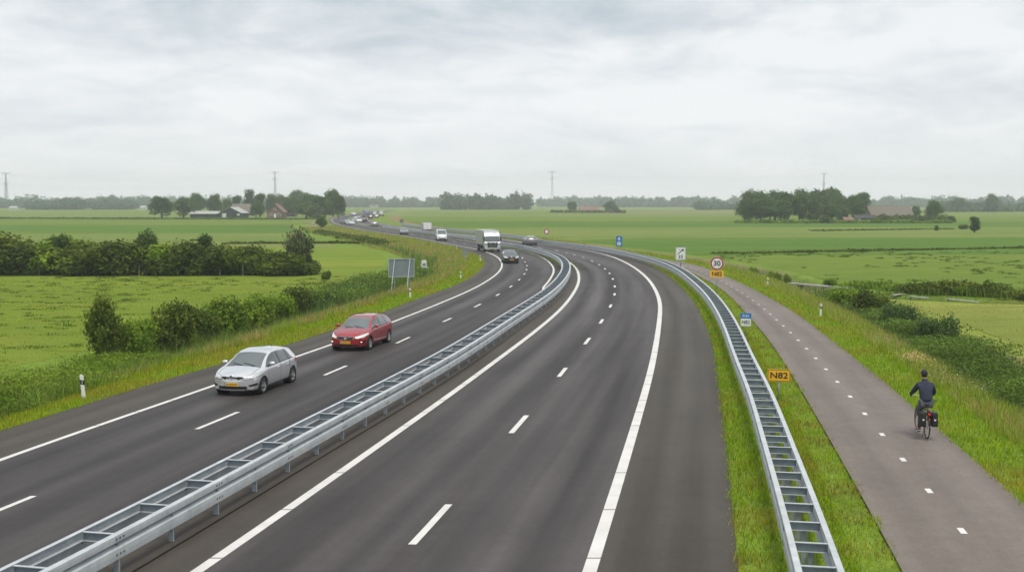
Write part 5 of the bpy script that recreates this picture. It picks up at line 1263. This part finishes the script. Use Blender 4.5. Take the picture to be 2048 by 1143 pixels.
            b.tube([(xe+.010, -.03, ze+.048), (xe+.010, 0, ze+.012), (xe+.010, .03, ze+.048)], .006, 4); b.build('badge_letters', M['ink'], q)
            b = MB()
            for zz in (.668, .702): b.box((hx+.012, .27, zz), (.02, .28, .008)); b.box((hx+.012, -.27, zz), (.02, .28, .008))
        if kind == 'wagon' and emblem:
            ze = .62; xe = hx+.03; b = MB(); b.sm = True
            b.lathe([(.044, xe), (.044, xe+.014), (.060, xe+.016), (.064, xe)], 'x', 24, (0, 0, ze)); b.sm = False
            b.lathe([(0, xe+.004), (.044, xe+.004)], 'x', 20, (0, 0, ze)); b.box((xe+.01, 0, ze), (.006, .075, .02))
            rot = Matrix.Rotation(R(-42), 3, 'X'); b.box((xe-.004, 0, ze), (.012, .62, .020), Matrix.Rotation(R(14), 3, 'X'))
            b.tube([(xe+.01, -.04, ze+.04), (xe+.012, -.075, ze+.075)], .009, 6); b.build('emblem', M['chrome'], t)
            b = MB(); b.sm = True; loop = [(-.27, .548), (.27, .548), (.37, .60), (.415, .695), (0, .705), (-.415, .695), (-.37, .60), (-.27, .548)]
            b.tube([(xe-.02-.36*(abs(u)/.93)**2.3, u, v) for u, v in loop], .010, 6); b.build('grille_surround', M['chrome'], t)
            for s in (-1, 1): b = MB(); b.box((hx-.19, s*.70, .44), (.03, .13, .018), Matrix.Rotation(s*R(-24), 3, 'Z')); b.build('day_lamp', M['lamp_on'], t)
        # wipers
        b = MB()
        for y0, y1 in ((.45, -.05), (-.05, -.50)): b.tube([(xa+.0, y0, bz+.055), (xa-.14, y1, bz+.125)], .009, 4)
        b.build('wiper', M['black'], t)
        b = MB(); b.sm = True; b.tube([(-1.25, 0, float(fn['top'](np.array([-1.25]))[0])), (-1.42, 0, float(fn['top'](np.array([-1.25]))[0])+.12)], [.012, .004], 6); b.build('antenna', M['black'], t)
        if kind == 'wagon':
            for s in (-1, 1): b = MB(); b.sm = True; b.tube([(x_, s*.60, float(fn['top'](np.array([x_]))[0])+.015) for x_ in np.linspace(-1.8, .1, 12)], .014, 6); b.build('roof_rail', M['black'], t)
    return t
M['shut2'] = mat('bonnet_line', (.16, .16, .17), .5)
M['shut'] = mat('shut_line', (.05, .05, .055), .7)
PS = paintm('silver_paint', (.72, .735, .75), .6, .24); PR = paintm('red_paint', (.36, .012, .018), .35, .30)
PK = paintm('black_paint', (.035, .038, .042), .4, .3); PW_ = paintm('white_paint', (.72, .73, .74), .0, .35); PG = paintm('grey_paint', (.22, .24, .26), .6, .35); PB = paintm('blue_paint', (.03, .06, .20), .3, .35)
def place(px, py, hd, fwd, side, z=.0):
    """ground contact seen at (px,py) lies fwd ahead of and side left of the vehicle centre"""
    p = at(px, py, z); l = math.hypot(*hd); h = (hd[0]/l, hd[1]/l); return (p.x-h[0]*fwd+h[1]*side, p.y-h[1]*fwd-h[0]*side, z)
hd = (-.215, -.977); make_car(HATCH, PS, 'silver five door hatchback nearest on the left carriageway, with yellow front plate', loc=place(527, 786.5, hd, 1.31, .86), head=hd)
M['lamp_half'] = mat('lamp_dipped', (.60, .60, .58), .15, .2, emit=(1, .96, .9), es=.12, coat=1)
make_car(WAGON, PR, 'red estate car with lit headlights behind the silver hatchback', loc=place(740, 698.5, hd, 1.40, .89), head=hd, kind='wagon', lamps='lamp_half', plate='3-ZHK-14')
def lane_head(c, y, away=1): g = float(np.interp(y, YG, np.gradient(c, YG))); return (g*away, away*1.)
hd = (.10, -.99); make_car(HATCH, PK, 'black car driving ahead of the white lorry, lamps lit', loc=place(1023, 526.5, hd, 1.9, 0), head=hd, step=.035, it=3, lamps='lamp_half', plate='5-XTR-90')
hd = (.12, -.99); make_car(VAN, PW_, 'white panel van on the left carriageway behind the lorry', 'van', 'van', loc=place(884, 481.5, hd, 2.2, 0), head=hd, step=.05, it=3, kind='van', detail=False)
hd = (.16, -.98); make_car(HATCH, PG, 'grey car on the left carriageway, following well behind the white van', loc=place(809, 469, hd, 1.9, 0), head=hd, step=.05, it=3, detail=False)
hd = (-.20, .98); make_car(WAGON, PG, 'dark grey car driving away on the right carriageway before the bend', loc=place(1064, 490, hd, -1.9, 0), head=hd, step=.05, it=3, kind='wagon', detail=False)
for px, py, pt, lb, hd, kd, sc in ((691, 447.5, PG, 'small grey car rounding the far bend', (.6, -.8), HATCH, 1), (700.5, 449.5, PW_, 'small white car close behind the grey one on the far bend', (.5, -.85), HATCH, 1), (727, 444, PK, 'tiny dark car right of the white van on the far road', (-.5, .85), HATCH, 1),
        (741, 437, PK, 'tiny dark car before the far trucks', (-.3, .95), HATCH, 1), (753, 435.8, PG, 'tiny grey car beside the teal truck', (-.2, .98), HATCH, 1), (749, 453, PG, 'low dark grey car alone on the far straight', (-.35, .93), HATCH, 1), (707, 430.5, PW_, 'faint pale car where the road leaves the grove', (.3, -.95), HATCH, 1.2)):
    t = make_car(kd, pt, lb, loc=at(px, py), head=hd, step=.09, it=2, detail=False); t.scale = (sc,)*3
t = make_car(VAN, PW_, 'white van leading the far queue past the bend', 'van', 'van', loc=at(716, 445), head=(.4, -.9), step=.09, it=2, kind='van', detail=False)
# ------------------------------------------------------------------ lorries
def rbox(b, c, d, r=.05, axis='x'):
    """box with rounded vertical section edges along an axis"""
    if axis == 'x': pl = [(u+c[1], v+c[2]) for u, v in rrect(d[1], d[2], r, 3)]; b.prism(pl, c[0]-d[0]/2, c[0]+d[0]/2, 'x')
    return b
def lorry(loc, head, label, cab, box, s=1., L_=7.2, Wd=2.4, Ht=3.05, name='lorry'):
    t = thing(name, label, 'lorry', loc, math.atan2(head[1], head[0]), scale=s); hx = L_/2; w = Wd/2
    b = MB(); rbox(b, (-.85, 0, .95+(Ht-.95)/2), (L_-1.75, Wd, Ht-.95), .05); bx = b.build('cargo_box', box, t)
    b = MB()
    for k in range(7): b.box((-hx+.35+k*.85, w+.008, .95+(Ht-.95)/2), (.04, .02, Ht-1.1)); b.box((-hx+.35+k*.85, -w-.008, .95+(Ht-.95)/2), (.04, .02, Ht-1.1))
    b.build('side_ribs', M['signframe'], bx); b = MB(); b.box((-hx-.02, -.4, 1.9), (.05, .72, 1.7)); b.box((-hx-.02, .4, 1.9), (.05, .72, 1.7)); b.build('rear_door', M['signwhite'], bx)
    b = MB(); b.sm = False; pr = [(hx-1.65, .55), (hx-.02, .55), (hx+.02, 1.30), (hx-.06, 1.42), (hx-.26, 2.20), (hx-.42, 2.30), (hx-1.65, 2.32)]
    b.prism([(u, v) for u, v in pr], -w*.95, w*.95, 'y'); cb = b.build('cab', cab, t)
    b = MB(); b.prism([(hx-.40, 2.31), (hx-.62, 2.62), (hx-1.1, 2.92), (hx-1.60, 2.98), (hx-1.60, 2.31)], -w*.90, w*.90, 'y'); b.build('roof_deflector', cab, t)
    b = MB(); b.add([(hx-.036, -w*.88, 1.43), (hx-.036, w*.88, 1.43), (hx-.255, w*.82, 2.19), (hx-.255, -w*.82, 2.19)], [(0, 1, 2, 3)]); b.V = [(v[0]+.012, v[1], v[2]) for v in b.V]; b.build('windscreen', M['glass'], cb)
    for sg in (-1, 1):
        b = MB(); b.prism([(hx-1.15, 1.45), (hx-.22, 1.38), (hx-.38, 2.08), (hx-1.15, 2.08)], sg*(w*.95+.012)-.006, sg*(w*.95+.012)+.006, 'y'); b.build('side_window', M['glass_side'], cb)
        b = MB(); b.box((hx-.02, sg*w*.99, 1.85), (.12, .16, .55)); b.tube([(hx-.1, sg*w*.90, 2.05), (hx-.02, sg*w*.99, 2.05)], .02, 5); b.build('mirror', M['black'], t)
        b = MB(); b.box((hx+.03, sg*w*.80, .74), (.06, .26, .18)); b.build('headlight', M['lamp_half'], t)
    b = MB(); b.prism([(-.78, 1.34), (.78, 1.34), (.60, .56), (-.60, .56)], hx+.005, hx+.045, 'x'); g_1 = b.build('grille', M['black'], t)
    b = MB()
    for k in range(5): b.box((hx+.05, 0, .72+k*.12), (.012, 1.05+k*.03, .022))
    b.build('grille_bar', M['galv_dark'], g_1)
    b = MB(); b.box((hx-.02, 0, .50), (.20, Wd*.96, .22)); b.build('bumper', M['signframe'], t)
    b = MB(); b.box((hx+.09, 0, .47), (.012, .5, .11)); b.build('number_plate', M['plate'], t)
    b = MB(); b.box((-.3, 0, .75), (L_-.9, .9, .25)); b.box((-.6, 0, .55), (2.2, Wd*.9, .3)); b.build('chassis', M['blackm'], t)
    for xw in (hx-.95, -hx+1.5):
        for sg in (-1, 1): wheel_parts(t, xw, sg*(w-.17), .45, 7, .3)
    return t
WHB = mat('box_body', (.44, .43, .385), .5, vary=.05); LOR = mat('cab_paint', (.44, .48, .52), .3, .1, coat=1)
hd = (.20, -.98); lorry(place(985, 503.5, hd, 3.6, 0), hd, 'white box lorry coming round the bend towards the camera', LOR, WHB)
hd = (-.22, .97)
def box_van(loc, head, label):
    t = thing('van', label, 'van', loc, math.atan2(head[1], head[0]))
    b = MB(); rbox(b, (-.5, 0, 1.35), (3.6, 2.05, 1.75), .12); bx = b.build('cargo_box', WHB, t)
    for s in (-1, 1): b = MB(); b.box((-2.32, s*.48, 1.38), (.04, .92, 1.5)); b.build('rear_door', M['signwhite'], bx); b = MB(); b.box((-2.36, s*.93, .62), (.04, .12, .2)); b.build('tail_light', M['redlens'], t)
    b = MB(); b.prism([(1.3, .5), (3.0, .5), (3.05, .95), (2.3, 1.2), (1.75, 1.9), (1.3, 1.95)], -.93, .93, 'y'); b.build('cab', PW_, t)
    b = MB(); b.box((.2, 0, .46), (5.0, 1.7, .26)); b.box((-2.30, 0, .40), (.14, 1.9, .16)); b.build('chassis', M['blackm'], t)
    for xw in (2.2, -1.3):
        for s in (-1, 1): wheel_parts(t, xw, s*.86, .34, 5)
box_van(place(855, 463.5, hd, -2.3, 0), hd, 'white box van driving away on the right carriageway')
TEAL = mat('teal_box', (.16, .30, .33), .5); BLB = mat('blue_box', (.08, .10, .26), .5)
lorry(at(732, 433.5), (.25, -.97), 'blue fronted lorry with pale side in the far queue', BLB, WHB, L_=9, Ht=3.4)
lorry(at(750, 433), (-.1, 1), 'teal lorry in the far queue, seen from behind', TEAL, TEAL, L_=9, Ht=3.2)
lorry(at(763, 432.5), (-.1, 1), 'pale lorry at the far end of the visible road', WHB, WHB, L_=9, Ht=3.2)

# ------------------------------------------------------------------ cyclist
def skin(verts, edges, rad, root=0, lv=2):
    me = bpy.data.meshes.new('s'); me.from_pydata(verts, edges, []); o = bpy.data.objects.new('s', me); C.objects.link(o)
    md = o.modifiers.new('sk', 'SKIN'); md.use_smooth_shade = True; sv = me.skin_vertices[0].data
    for i, r in enumerate(rad): sv[i].radius = r if isinstance(r, tuple) else (r, r)
    for i in range(len(verts)): sv[i].use_root = (i == root)
    s2 = o.modifiers.new('ss', 'SUBSURF'); s2.levels = lv; s2.render_levels = lv
    bpy.context.view_layer.update(); m2 = bpy.data.meshes.new_from_object(o.evaluated_get(bpy.context.evaluated_depsgraph_get())); bpy.data.objects.remove(o)
    return m2
def chain(pts): return [(i, i+1) for i in range(len(pts)-1)]
def join(name, meshes, m, parent=None):
    bm = bmesh.new()
    for me in meshes: bm.from_mesh(me)
    for f in bm.faces: f.smooth = True; f.material_index = 0
    out = bpy.data.meshes.new(name); bm.to_mesh(out); bm.free(); out.materials.append(m); return ob(name, out, parent)
bp_ = at(1853, 876.5, .004); bh = (.135, .99); brz = math.atan2(bh[1], bh[0]); bs = 1.07
bike = thing('bicycle', 'black and dark red touring bicycle ridden away along the bicycle path', 'bicycle', bp_, brz, scale=bs)
BR = mat('bike_red', (.16, .02, .02), .35, .2, coat=.6); BKM = mat('bike_black', (.015, .015, .016), .35)
M['dkrim'] = mat('dark_rim', (.06, .06, .065), .4, .5)
def bwheel(x):
    b = MB(); b.sm = True; b.lathe([(.335, -.018), (.350, -.010), (.354, 0), (.350, .010), (.335, .018)], 'y', 48, (0, 0, 0), True); q = b.build('wheel', M['rubber'], bike, (x, 0, .354))
    b = MB(); b.sm = True; b.lathe([(.315, -.011), (.335, -.012), (.335, .012), (.315, .011)], 'y', 48, (0, 0, 0), True); b.sm = False
    b.build('rim', M['dkrim'], q); b = MB()
    for k in range(28):
        a = 6.283*k/28; s = .022 if k % 2 else -.022; a2 = a+(.35 if k % 4 < 2 else -.35); b.tube([(math.cos(a2)*.02, s, math.sin(a2)*.02), (math.cos(a)*.318, 0, math.sin(a)*.318)], .0016, 3)
    b.tube([(0, -.05, 0), (0, .05, 0)], .02, 10); b.build('spokes', M['alloy'], q)
    b = MB(); b.sm = True; b.tube([(.378*math.cos(a), 0, .378*math.sin(a)) for a in np.linspace(R(20) if x < .5 else R(55), R(195), 14)], .012, 6); f = b.build('mudguard', BKM, q)
bwheel(0.); bwheel(1.12)
BB = (.44, 0, .29)
b = MB(); b.sm = True
b.tube([(.20, 0, .86), BB], .017, 8); b.tube([BB, (.94, 0, .66)], .020, 8); b.tube([(.24, 0, .76), (.91, 0, .82)], .016, 8); b.tube([(.895, 0, .90), (.955, 0, .62)], .021, 8)
for s in (-1, 1):
    b.tube([(0, s*.055, .354), (.24, s*.012, .78)], .009, 6); b.tube([(0, s*.055, .354), (.42, s*.03, .29)], .010, 6); b.tube([(.955, s*.045, .64), (.98, s*.05, .60), (1.12, s*.055, .354)], .012, 6)
b.build('frame', BR, bike)
b = MB(); b.sm = True; b.tube([(.895, 0, .90), (.87, 0, 1.02), (.90, 0, 1.04)], .015, 8)
for s in (-1, 1): b.tube([(.90, 0, 1.04), (.93, s*.10, 1.06), (.90, s*.20, 1.07), (.80, s*.275, 1.065)], .012, 8)
hb = b.build('handlebar', M['alloy'], bike)
for s in (-1, 1): b = MB(); b.sm = True; b.tube([(.85, s*.245, 1.068), (.72, s*.30, 1.060)], .017, 8); b.build('grip', BKM, hb)
b = MB(); b.sm = True; b.tube([(.20, 0, .86), (.185, 0, .93)], .014, 8); b.build('seat_post', M['alloy'], bike)
b = MB(); b.sm = True; b.tube([(.04, 0, .965), (.09, 0, .965), (.20, 0, .96), (.33, 0, .965)], [.05, .085, .055, .02], 10); b.V = [(x, y, .955+(z-.955)*.38) for x, y, z in b.V]; b.build('saddle', BKM, bike)
b = MB(); b.sm = True
for s in (-1, 1): b.tube([(.16, s*.03, .76), (.05, s*.065, .775), (-.24, s*.065, .765)], .007, 6); b.tube([(0, s*.07, .36), (-.06, s*.066, .77)], .006, 6); b.tube([(0, s*.07, .36), (-.18, s*.066, .77)], .006, 6)
for x_ in (-.22, -.12, -.02, .06): b.tube([(x_, -.065, .77), (x_, .065, .77)], .006, 6)
b.build('rack', BKM, bike)
b = MB(); b.box((-.265, 0, .735), (.03, .09, .045)); b.build('rear_lamp', mat('lamp_red', (.6, .02, .01), .3, emit=(1, .06, .02), es=.08), bike)
b = MB(); b.box((-.29, 0, .60), (.015, .06, .03)); b.build('reflector', M['redlens'], bike)
for s, an in ((1, R(-86)), (-1, R(94))):
    ex, ez = BB[0]+.17*math.cos(an), BB[2]+.17*math.sin(an); b = MB(); b.tube([(BB[0], s*.06, BB[2]), (ex, s*.075, ez)], .011, 6); q = b.build('crank', M['alloy'], bike)
    b = MB(); b.box((ex, s*.125, ez), (.09, .085, .022)); b.build('pedal', BKM, q)
b = MB(); b.lathe([(0, -.045), (.09, -.045), (.09, -.041)], 'y', 24, (BB[0], 0, BB[2])); b.box((.22, -.045, .335), (.44, .008, .010)); b.box((.22, -.045, .27), (.44, .008, .010)); b.build('chainring', BKM, bike)
b = MB(); b.sm = True; b.tube([(.16, .03, .28), (.10, .09, .02)], .008, 6); b.build('kickstand', BKM, bike)
Rb = Matrix.Rotation(brz, 4, 'Z')
for s, lb in ((1, 'black pannier bag on the left of the bicycle rack, close to the leg'), (-1, 'black pannier bag hanging on the right side of the bicycle rack')):
    t = thing('pannier_bag', lb, 'bag', bp_+Rb @ Vector((-.10*bs, s*.155*bs, .38*bs)), brz, 'pannier bags on the bicycle', scale=bs)
    me = bpy.data.meshes.new('bag'); bm = bmesh.new(); bmesh.ops.create_cube(bm, size=1); bmesh.ops.bevel(bm, geom=bm.edges[:], offset=.16, segments=4, profile=.6, affect='EDGES')
    for v in bm.verts: k = 1+.10*(.5-v.co.z); v.co = Vector((v.co.x*.31*k, v.co.y*.155*k, v.co.z*.40+.20))
    for f in bm.faces: f.smooth = True
    bm.to_mesh(me); bm.free(); me.materials.append(mat('pannier_fabric', (.014, .014, .016), .75, vary=.2, vscale=12)); ob('body', me, t)
    b = MB(); b.sm = False; b.box((0, 0, .385), (.27, .13, .035), taper=.8); b.build('flap', M['black'], t)
    b = MB(); b.prism([(-.032, .215), (.032, .215), (.022, .188), (0, .165), (-.022, .188)], -.166, -.158, 'x'); b.build('reflector', M['signwhite'], t)
    b = MB(); b.tube([(.05, -s*.07, .40), (.05, -s*.10, .42)], .01, 5); b.tube([(-.08, -s*.07, .40), (-.08, -s*.10, .42)], .01, 5); b.build('hook', M['galv_dark'], t)
per = thing('person', 'cyclist seen from behind in navy jacket, grey trousers and dark cap, riding the bicycle', 'person', bp_, brz, scale=bs)
hipz = 1.005
LK, LA = (.47, .125, .675), (.345, .125, .235); RK, RA = (.60, -.125, .90), (.315, -.125, .60)
def hand(s):
    """palm and five unequal fingers curled round the grip; x forward"""
    g = Vector((.775, s*.282, 1.062)); w_ = Vector((.715, s*.305, 1.115)); ms = []
    d = Vector((-.92, s*.38, -.05)).normalized()       # along the grip towards its end
    palm = [w_, g+Vector((-.02, s*.005, .045)), g+Vector((.02, -s*.01, .038))]
    ms.append(skin([tuple(v) for v in palm], chain(palm), [(.026, .022), (.040, .018), (.034, .014)], 0, 2))
    for i, (o_, ln) in enumerate(((-.045, .92), (-.015, 1.0), (.015, .95), (.045, .78))):
        base = g-d*o_*.8+Vector((.018, -s*.012, .036)); f = [base, base+Vector((.032, -s*.010, -.006))*ln, base+Vector((.036, -s*.016, -.038))*ln, base+Vector((.008, -s*.010, -.060))*ln]
        ms.append(skin([tuple(v) for v in f], chain(f), [.0095, .0092, .0085, .0075], 0, 1))
    th = [g+Vector((-.01, -s*.03, .028)), g+Vector((.012, -s*.045, .008)), g+Vector((.028, -s*.048, -.018))]
    ms.append(skin([tuple(v) for v in th], chain(th), [.012, .0105, .009], 0, 1)); return ms
def head_mesh():
    me = bpy.data.meshes.new('h'); bm = bmesh.new(); bmesh.ops.create_uvsphere(bm, u_segments=28, v_segments=20, radius=1)
    for v in bm.verts:
        x, y, z = v.co; w = 1-.22*max(0, -z)**1.3; X1 = x*.098*(1 if x < 0 else 1-.10*max(0, -z)); Y1 = y*.077*w; Z1 = z*.118
        if x > .8 and abs(y) < .22 and -.25 < z < .12: X1 += .020*(1-abs(y)/.22)            # nose
        if x > .7 and .1 < abs(y) < .5 and .0 < z < .28: X1 -= .008                           # eye sockets
        if x > .75 and abs(y) < .34 and -.52 < z < -.40: X1 -= .005                           # mouth
        v.co = (X1, Y1, Z1)
    for s in (-1, 1):
        r = bmesh.ops.create_uvsphere(bm, u_segments=10, v_segments=8, radius=1)
        for v in r['verts']: x, y, z = v.co; v.co = (x*.018-.008, s*.078+y*.008, z*.031-.005)
        r = bmesh.ops.create_uvsphere(bm, u_segments=8, v_segments=6, radius=.011)
        for v in r['verts']: v.co += Vector((.083, s*.030, .012))
    bmesh.ops.rotate(bm, verts=bm.verts, cent=(0, 0, 0), matrix=Matrix.Rotation(R(8), 3, 'Y')); bmesh.ops.translate(bm, verts=bm.verts, vec=(.475, 0, 1.735)); bm.to_mesh(me); bm.free(); return me
bv = [(.15, 0, 1.01), (.19, 0, 1.17), (.28, 0, 1.33), (.36, 0, 1.46), (.42, 0, 1.56), (.455, 0, 1.66)]; be = chain(bv); br = [(.105, .09), (.10, .08), (.12, .085), (.10, .08), (.050, .050), (.053, .053)]
for s, K, A in ((1, LK, LA), (-1, RK, RA)):
    n0 = len(bv); bv += [(.36, s*.16, 1.455), (.47, s*.265, 1.26), (.715, s*.305, 1.115)]; be += [(3, n0), (n0, n0+1), (n0+1, n0+2)]; br += [.046, .036, .027]
    n0 = len(bv); bv += [(.18, s*.10, .985), K, A, (A[0]+.10, s*.13, A[2]-.055)]; be += [(0, n0), (n0, n0+1), (n0+1, n0+2), (n0+2, n0+3)]; br += [.075, .050, .038, .032]
ms = [skin(bv, be, br, 0, 2), head_mesh()]+hand(1)+hand(-1); bd = join('body', ms, M['skin'], per)
NAVY = mat('navy_cloth', (.022, .028, .050), .9, vary=.3, vscale=10, bump=.6, bscale=14); GREY = mat('grey_cloth', (.085, .095, .115), .9, vary=.25, vscale=12, bump=.5, bscale=16)
jv = [(.14, 0, .985), (.17, 0, 1.10), (.24, 0, 1.26), (.33, 0, 1.42), (.395, 0, 1.535)]; je = chain(jv); jr = [(.185, .160), (.175, .145), (.195, .150), (.185, .145), (.092, .092)]
for s in (-1, 1): n0 = len(jv); jv += [(.355, s*.175, 1.45), (.46, s*.275, 1.26), (.60, s*.30, 1.17), (.71, s*.305, 1.117)]; je += [(3, n0), (n0, n0+1), (n0+1, n0+2), (n0+2, n0+3)]; jr += [.092, .070, .058, .040]
join('jacket', [skin(jv, je, jr, 0, 2)], NAVY, per)
tv = [(.15, 0, 1.0)]; te = []; tr = [(.142, .128)]
for s, K, A in ((1, LK, LA), (-1, RK, RA)):
    n0 = len(tv); Kv, Av = Vector(K), Vector(A); tv += [(.18, s*.10, .975), tuple(Vector((.18, s*.10, .975)).lerp(Kv, .5)), K, tuple(Kv.lerp(Av, .32))]; te += [(0, n0), (n0, n0+1), (n0+1, n0+2), (n0+2, n0+3)]; tr += [.120, .102, .080, .068]
join('trousers', [skin(tv, te, tr, 0, 2)], GREY, per)
SHOE = mat('shoe_black', (.02, .02, .022), .6)
for s, A in ((1, LA), (-1, RA)):
    f = [(A[0]-.03, s*.128, A[2]-.035), (A[0]+.05, s*.128, A[2]-.06), (A[0]+.16, s*.13, A[2]-.082)]; q = join('shoe', [skin(f, chain(f), [(.046, .040), (.046, .036), (.040, .022)], 0, 2)], SHOE, per)
    b = MB(); b.sm = True; b.prism([(u, v) for u, v in rrect(.27, .020, .008, 2)], -.042, .042, 'y'); sx = Matrix.Rotation(R(20), 3, 'Y'); b.V = [tuple(sx @ Vector(v)+Vector((A[0]+.06, s*.128, A[2]-.098))) for v in b.V]; b.build('sole', M['signwhite'], q)
    b = MB(); b.sm = True; K = LK if s > 0 else RK; Av, Kv = Vector(A), Vector(K); b.tube([tuple(Av), tuple(Av.lerp(Kv, .22))], [.044, .046], 10); b.build('sock', mat('sock', (.10, .02, .025), .9), per)
me = bpy.data.meshes.new('cap'); bm = bmesh.new(); bmesh.ops.create_uvsphere(bm, u_segments=26, v_segments=16, radius=1)
bmesh.ops.delete(bm, geom=[v for v in bm.verts if v.co.z < -.12], context='VERTS')
for v in bm.verts: x, y, z = v.co; v.co = (x*.112, y*.092, z*.122)
for f in bm.faces: f.smooth = True
bmesh.ops.rotate(bm, verts=bm.verts, cent=(0, 0, 0), matrix=Matrix.Rotation(R(2), 3, 'Y')); bmesh.ops.translate(bm, verts=bm.verts, vec=(.467, 0, 1.752)); bm.to_mesh(me); bm.free(); me.materials.append(mat('cap_cloth', (.02, .022, .026), .8, vary=.3, vscale=25)); ob('cap', me, per)
me = bpy.data.meshes.new('hair'); bm = bmesh.new(); bmesh.ops.create_uvsphere(bm, u_segments=20, v_segments=14, radius=1)
bmesh.ops.delete(bm, geom=[v for v in bm.verts if v.co.x > .25 or v.co.z < -.75], context='VERTS')
for v in bm.verts: x, y, z = v.co; v.co = (x*.106+.467, y*.084, z*.112+1.735)
for f in bm.faces: f.smooth = True
bm.to_mesh(me); bm.free(); me.materials.append(mat('hair_dark', (.02, .015, .012), .8)); ob('hair', me, per)
# collar
b = MB(); b.sm = True; b.lathe([(.078, -.02), (.082, .07), (.070, .075), (.064, .0)], 'z', 16, (0, 0, 0), True); sx = Matrix.Rotation(R(22), 3, 'Y'); b.V = [tuple(sx @ Vector(v)+Vector((.395, 0, 1.53))) for v in b.V]; b.build('collar', NAVY, per)
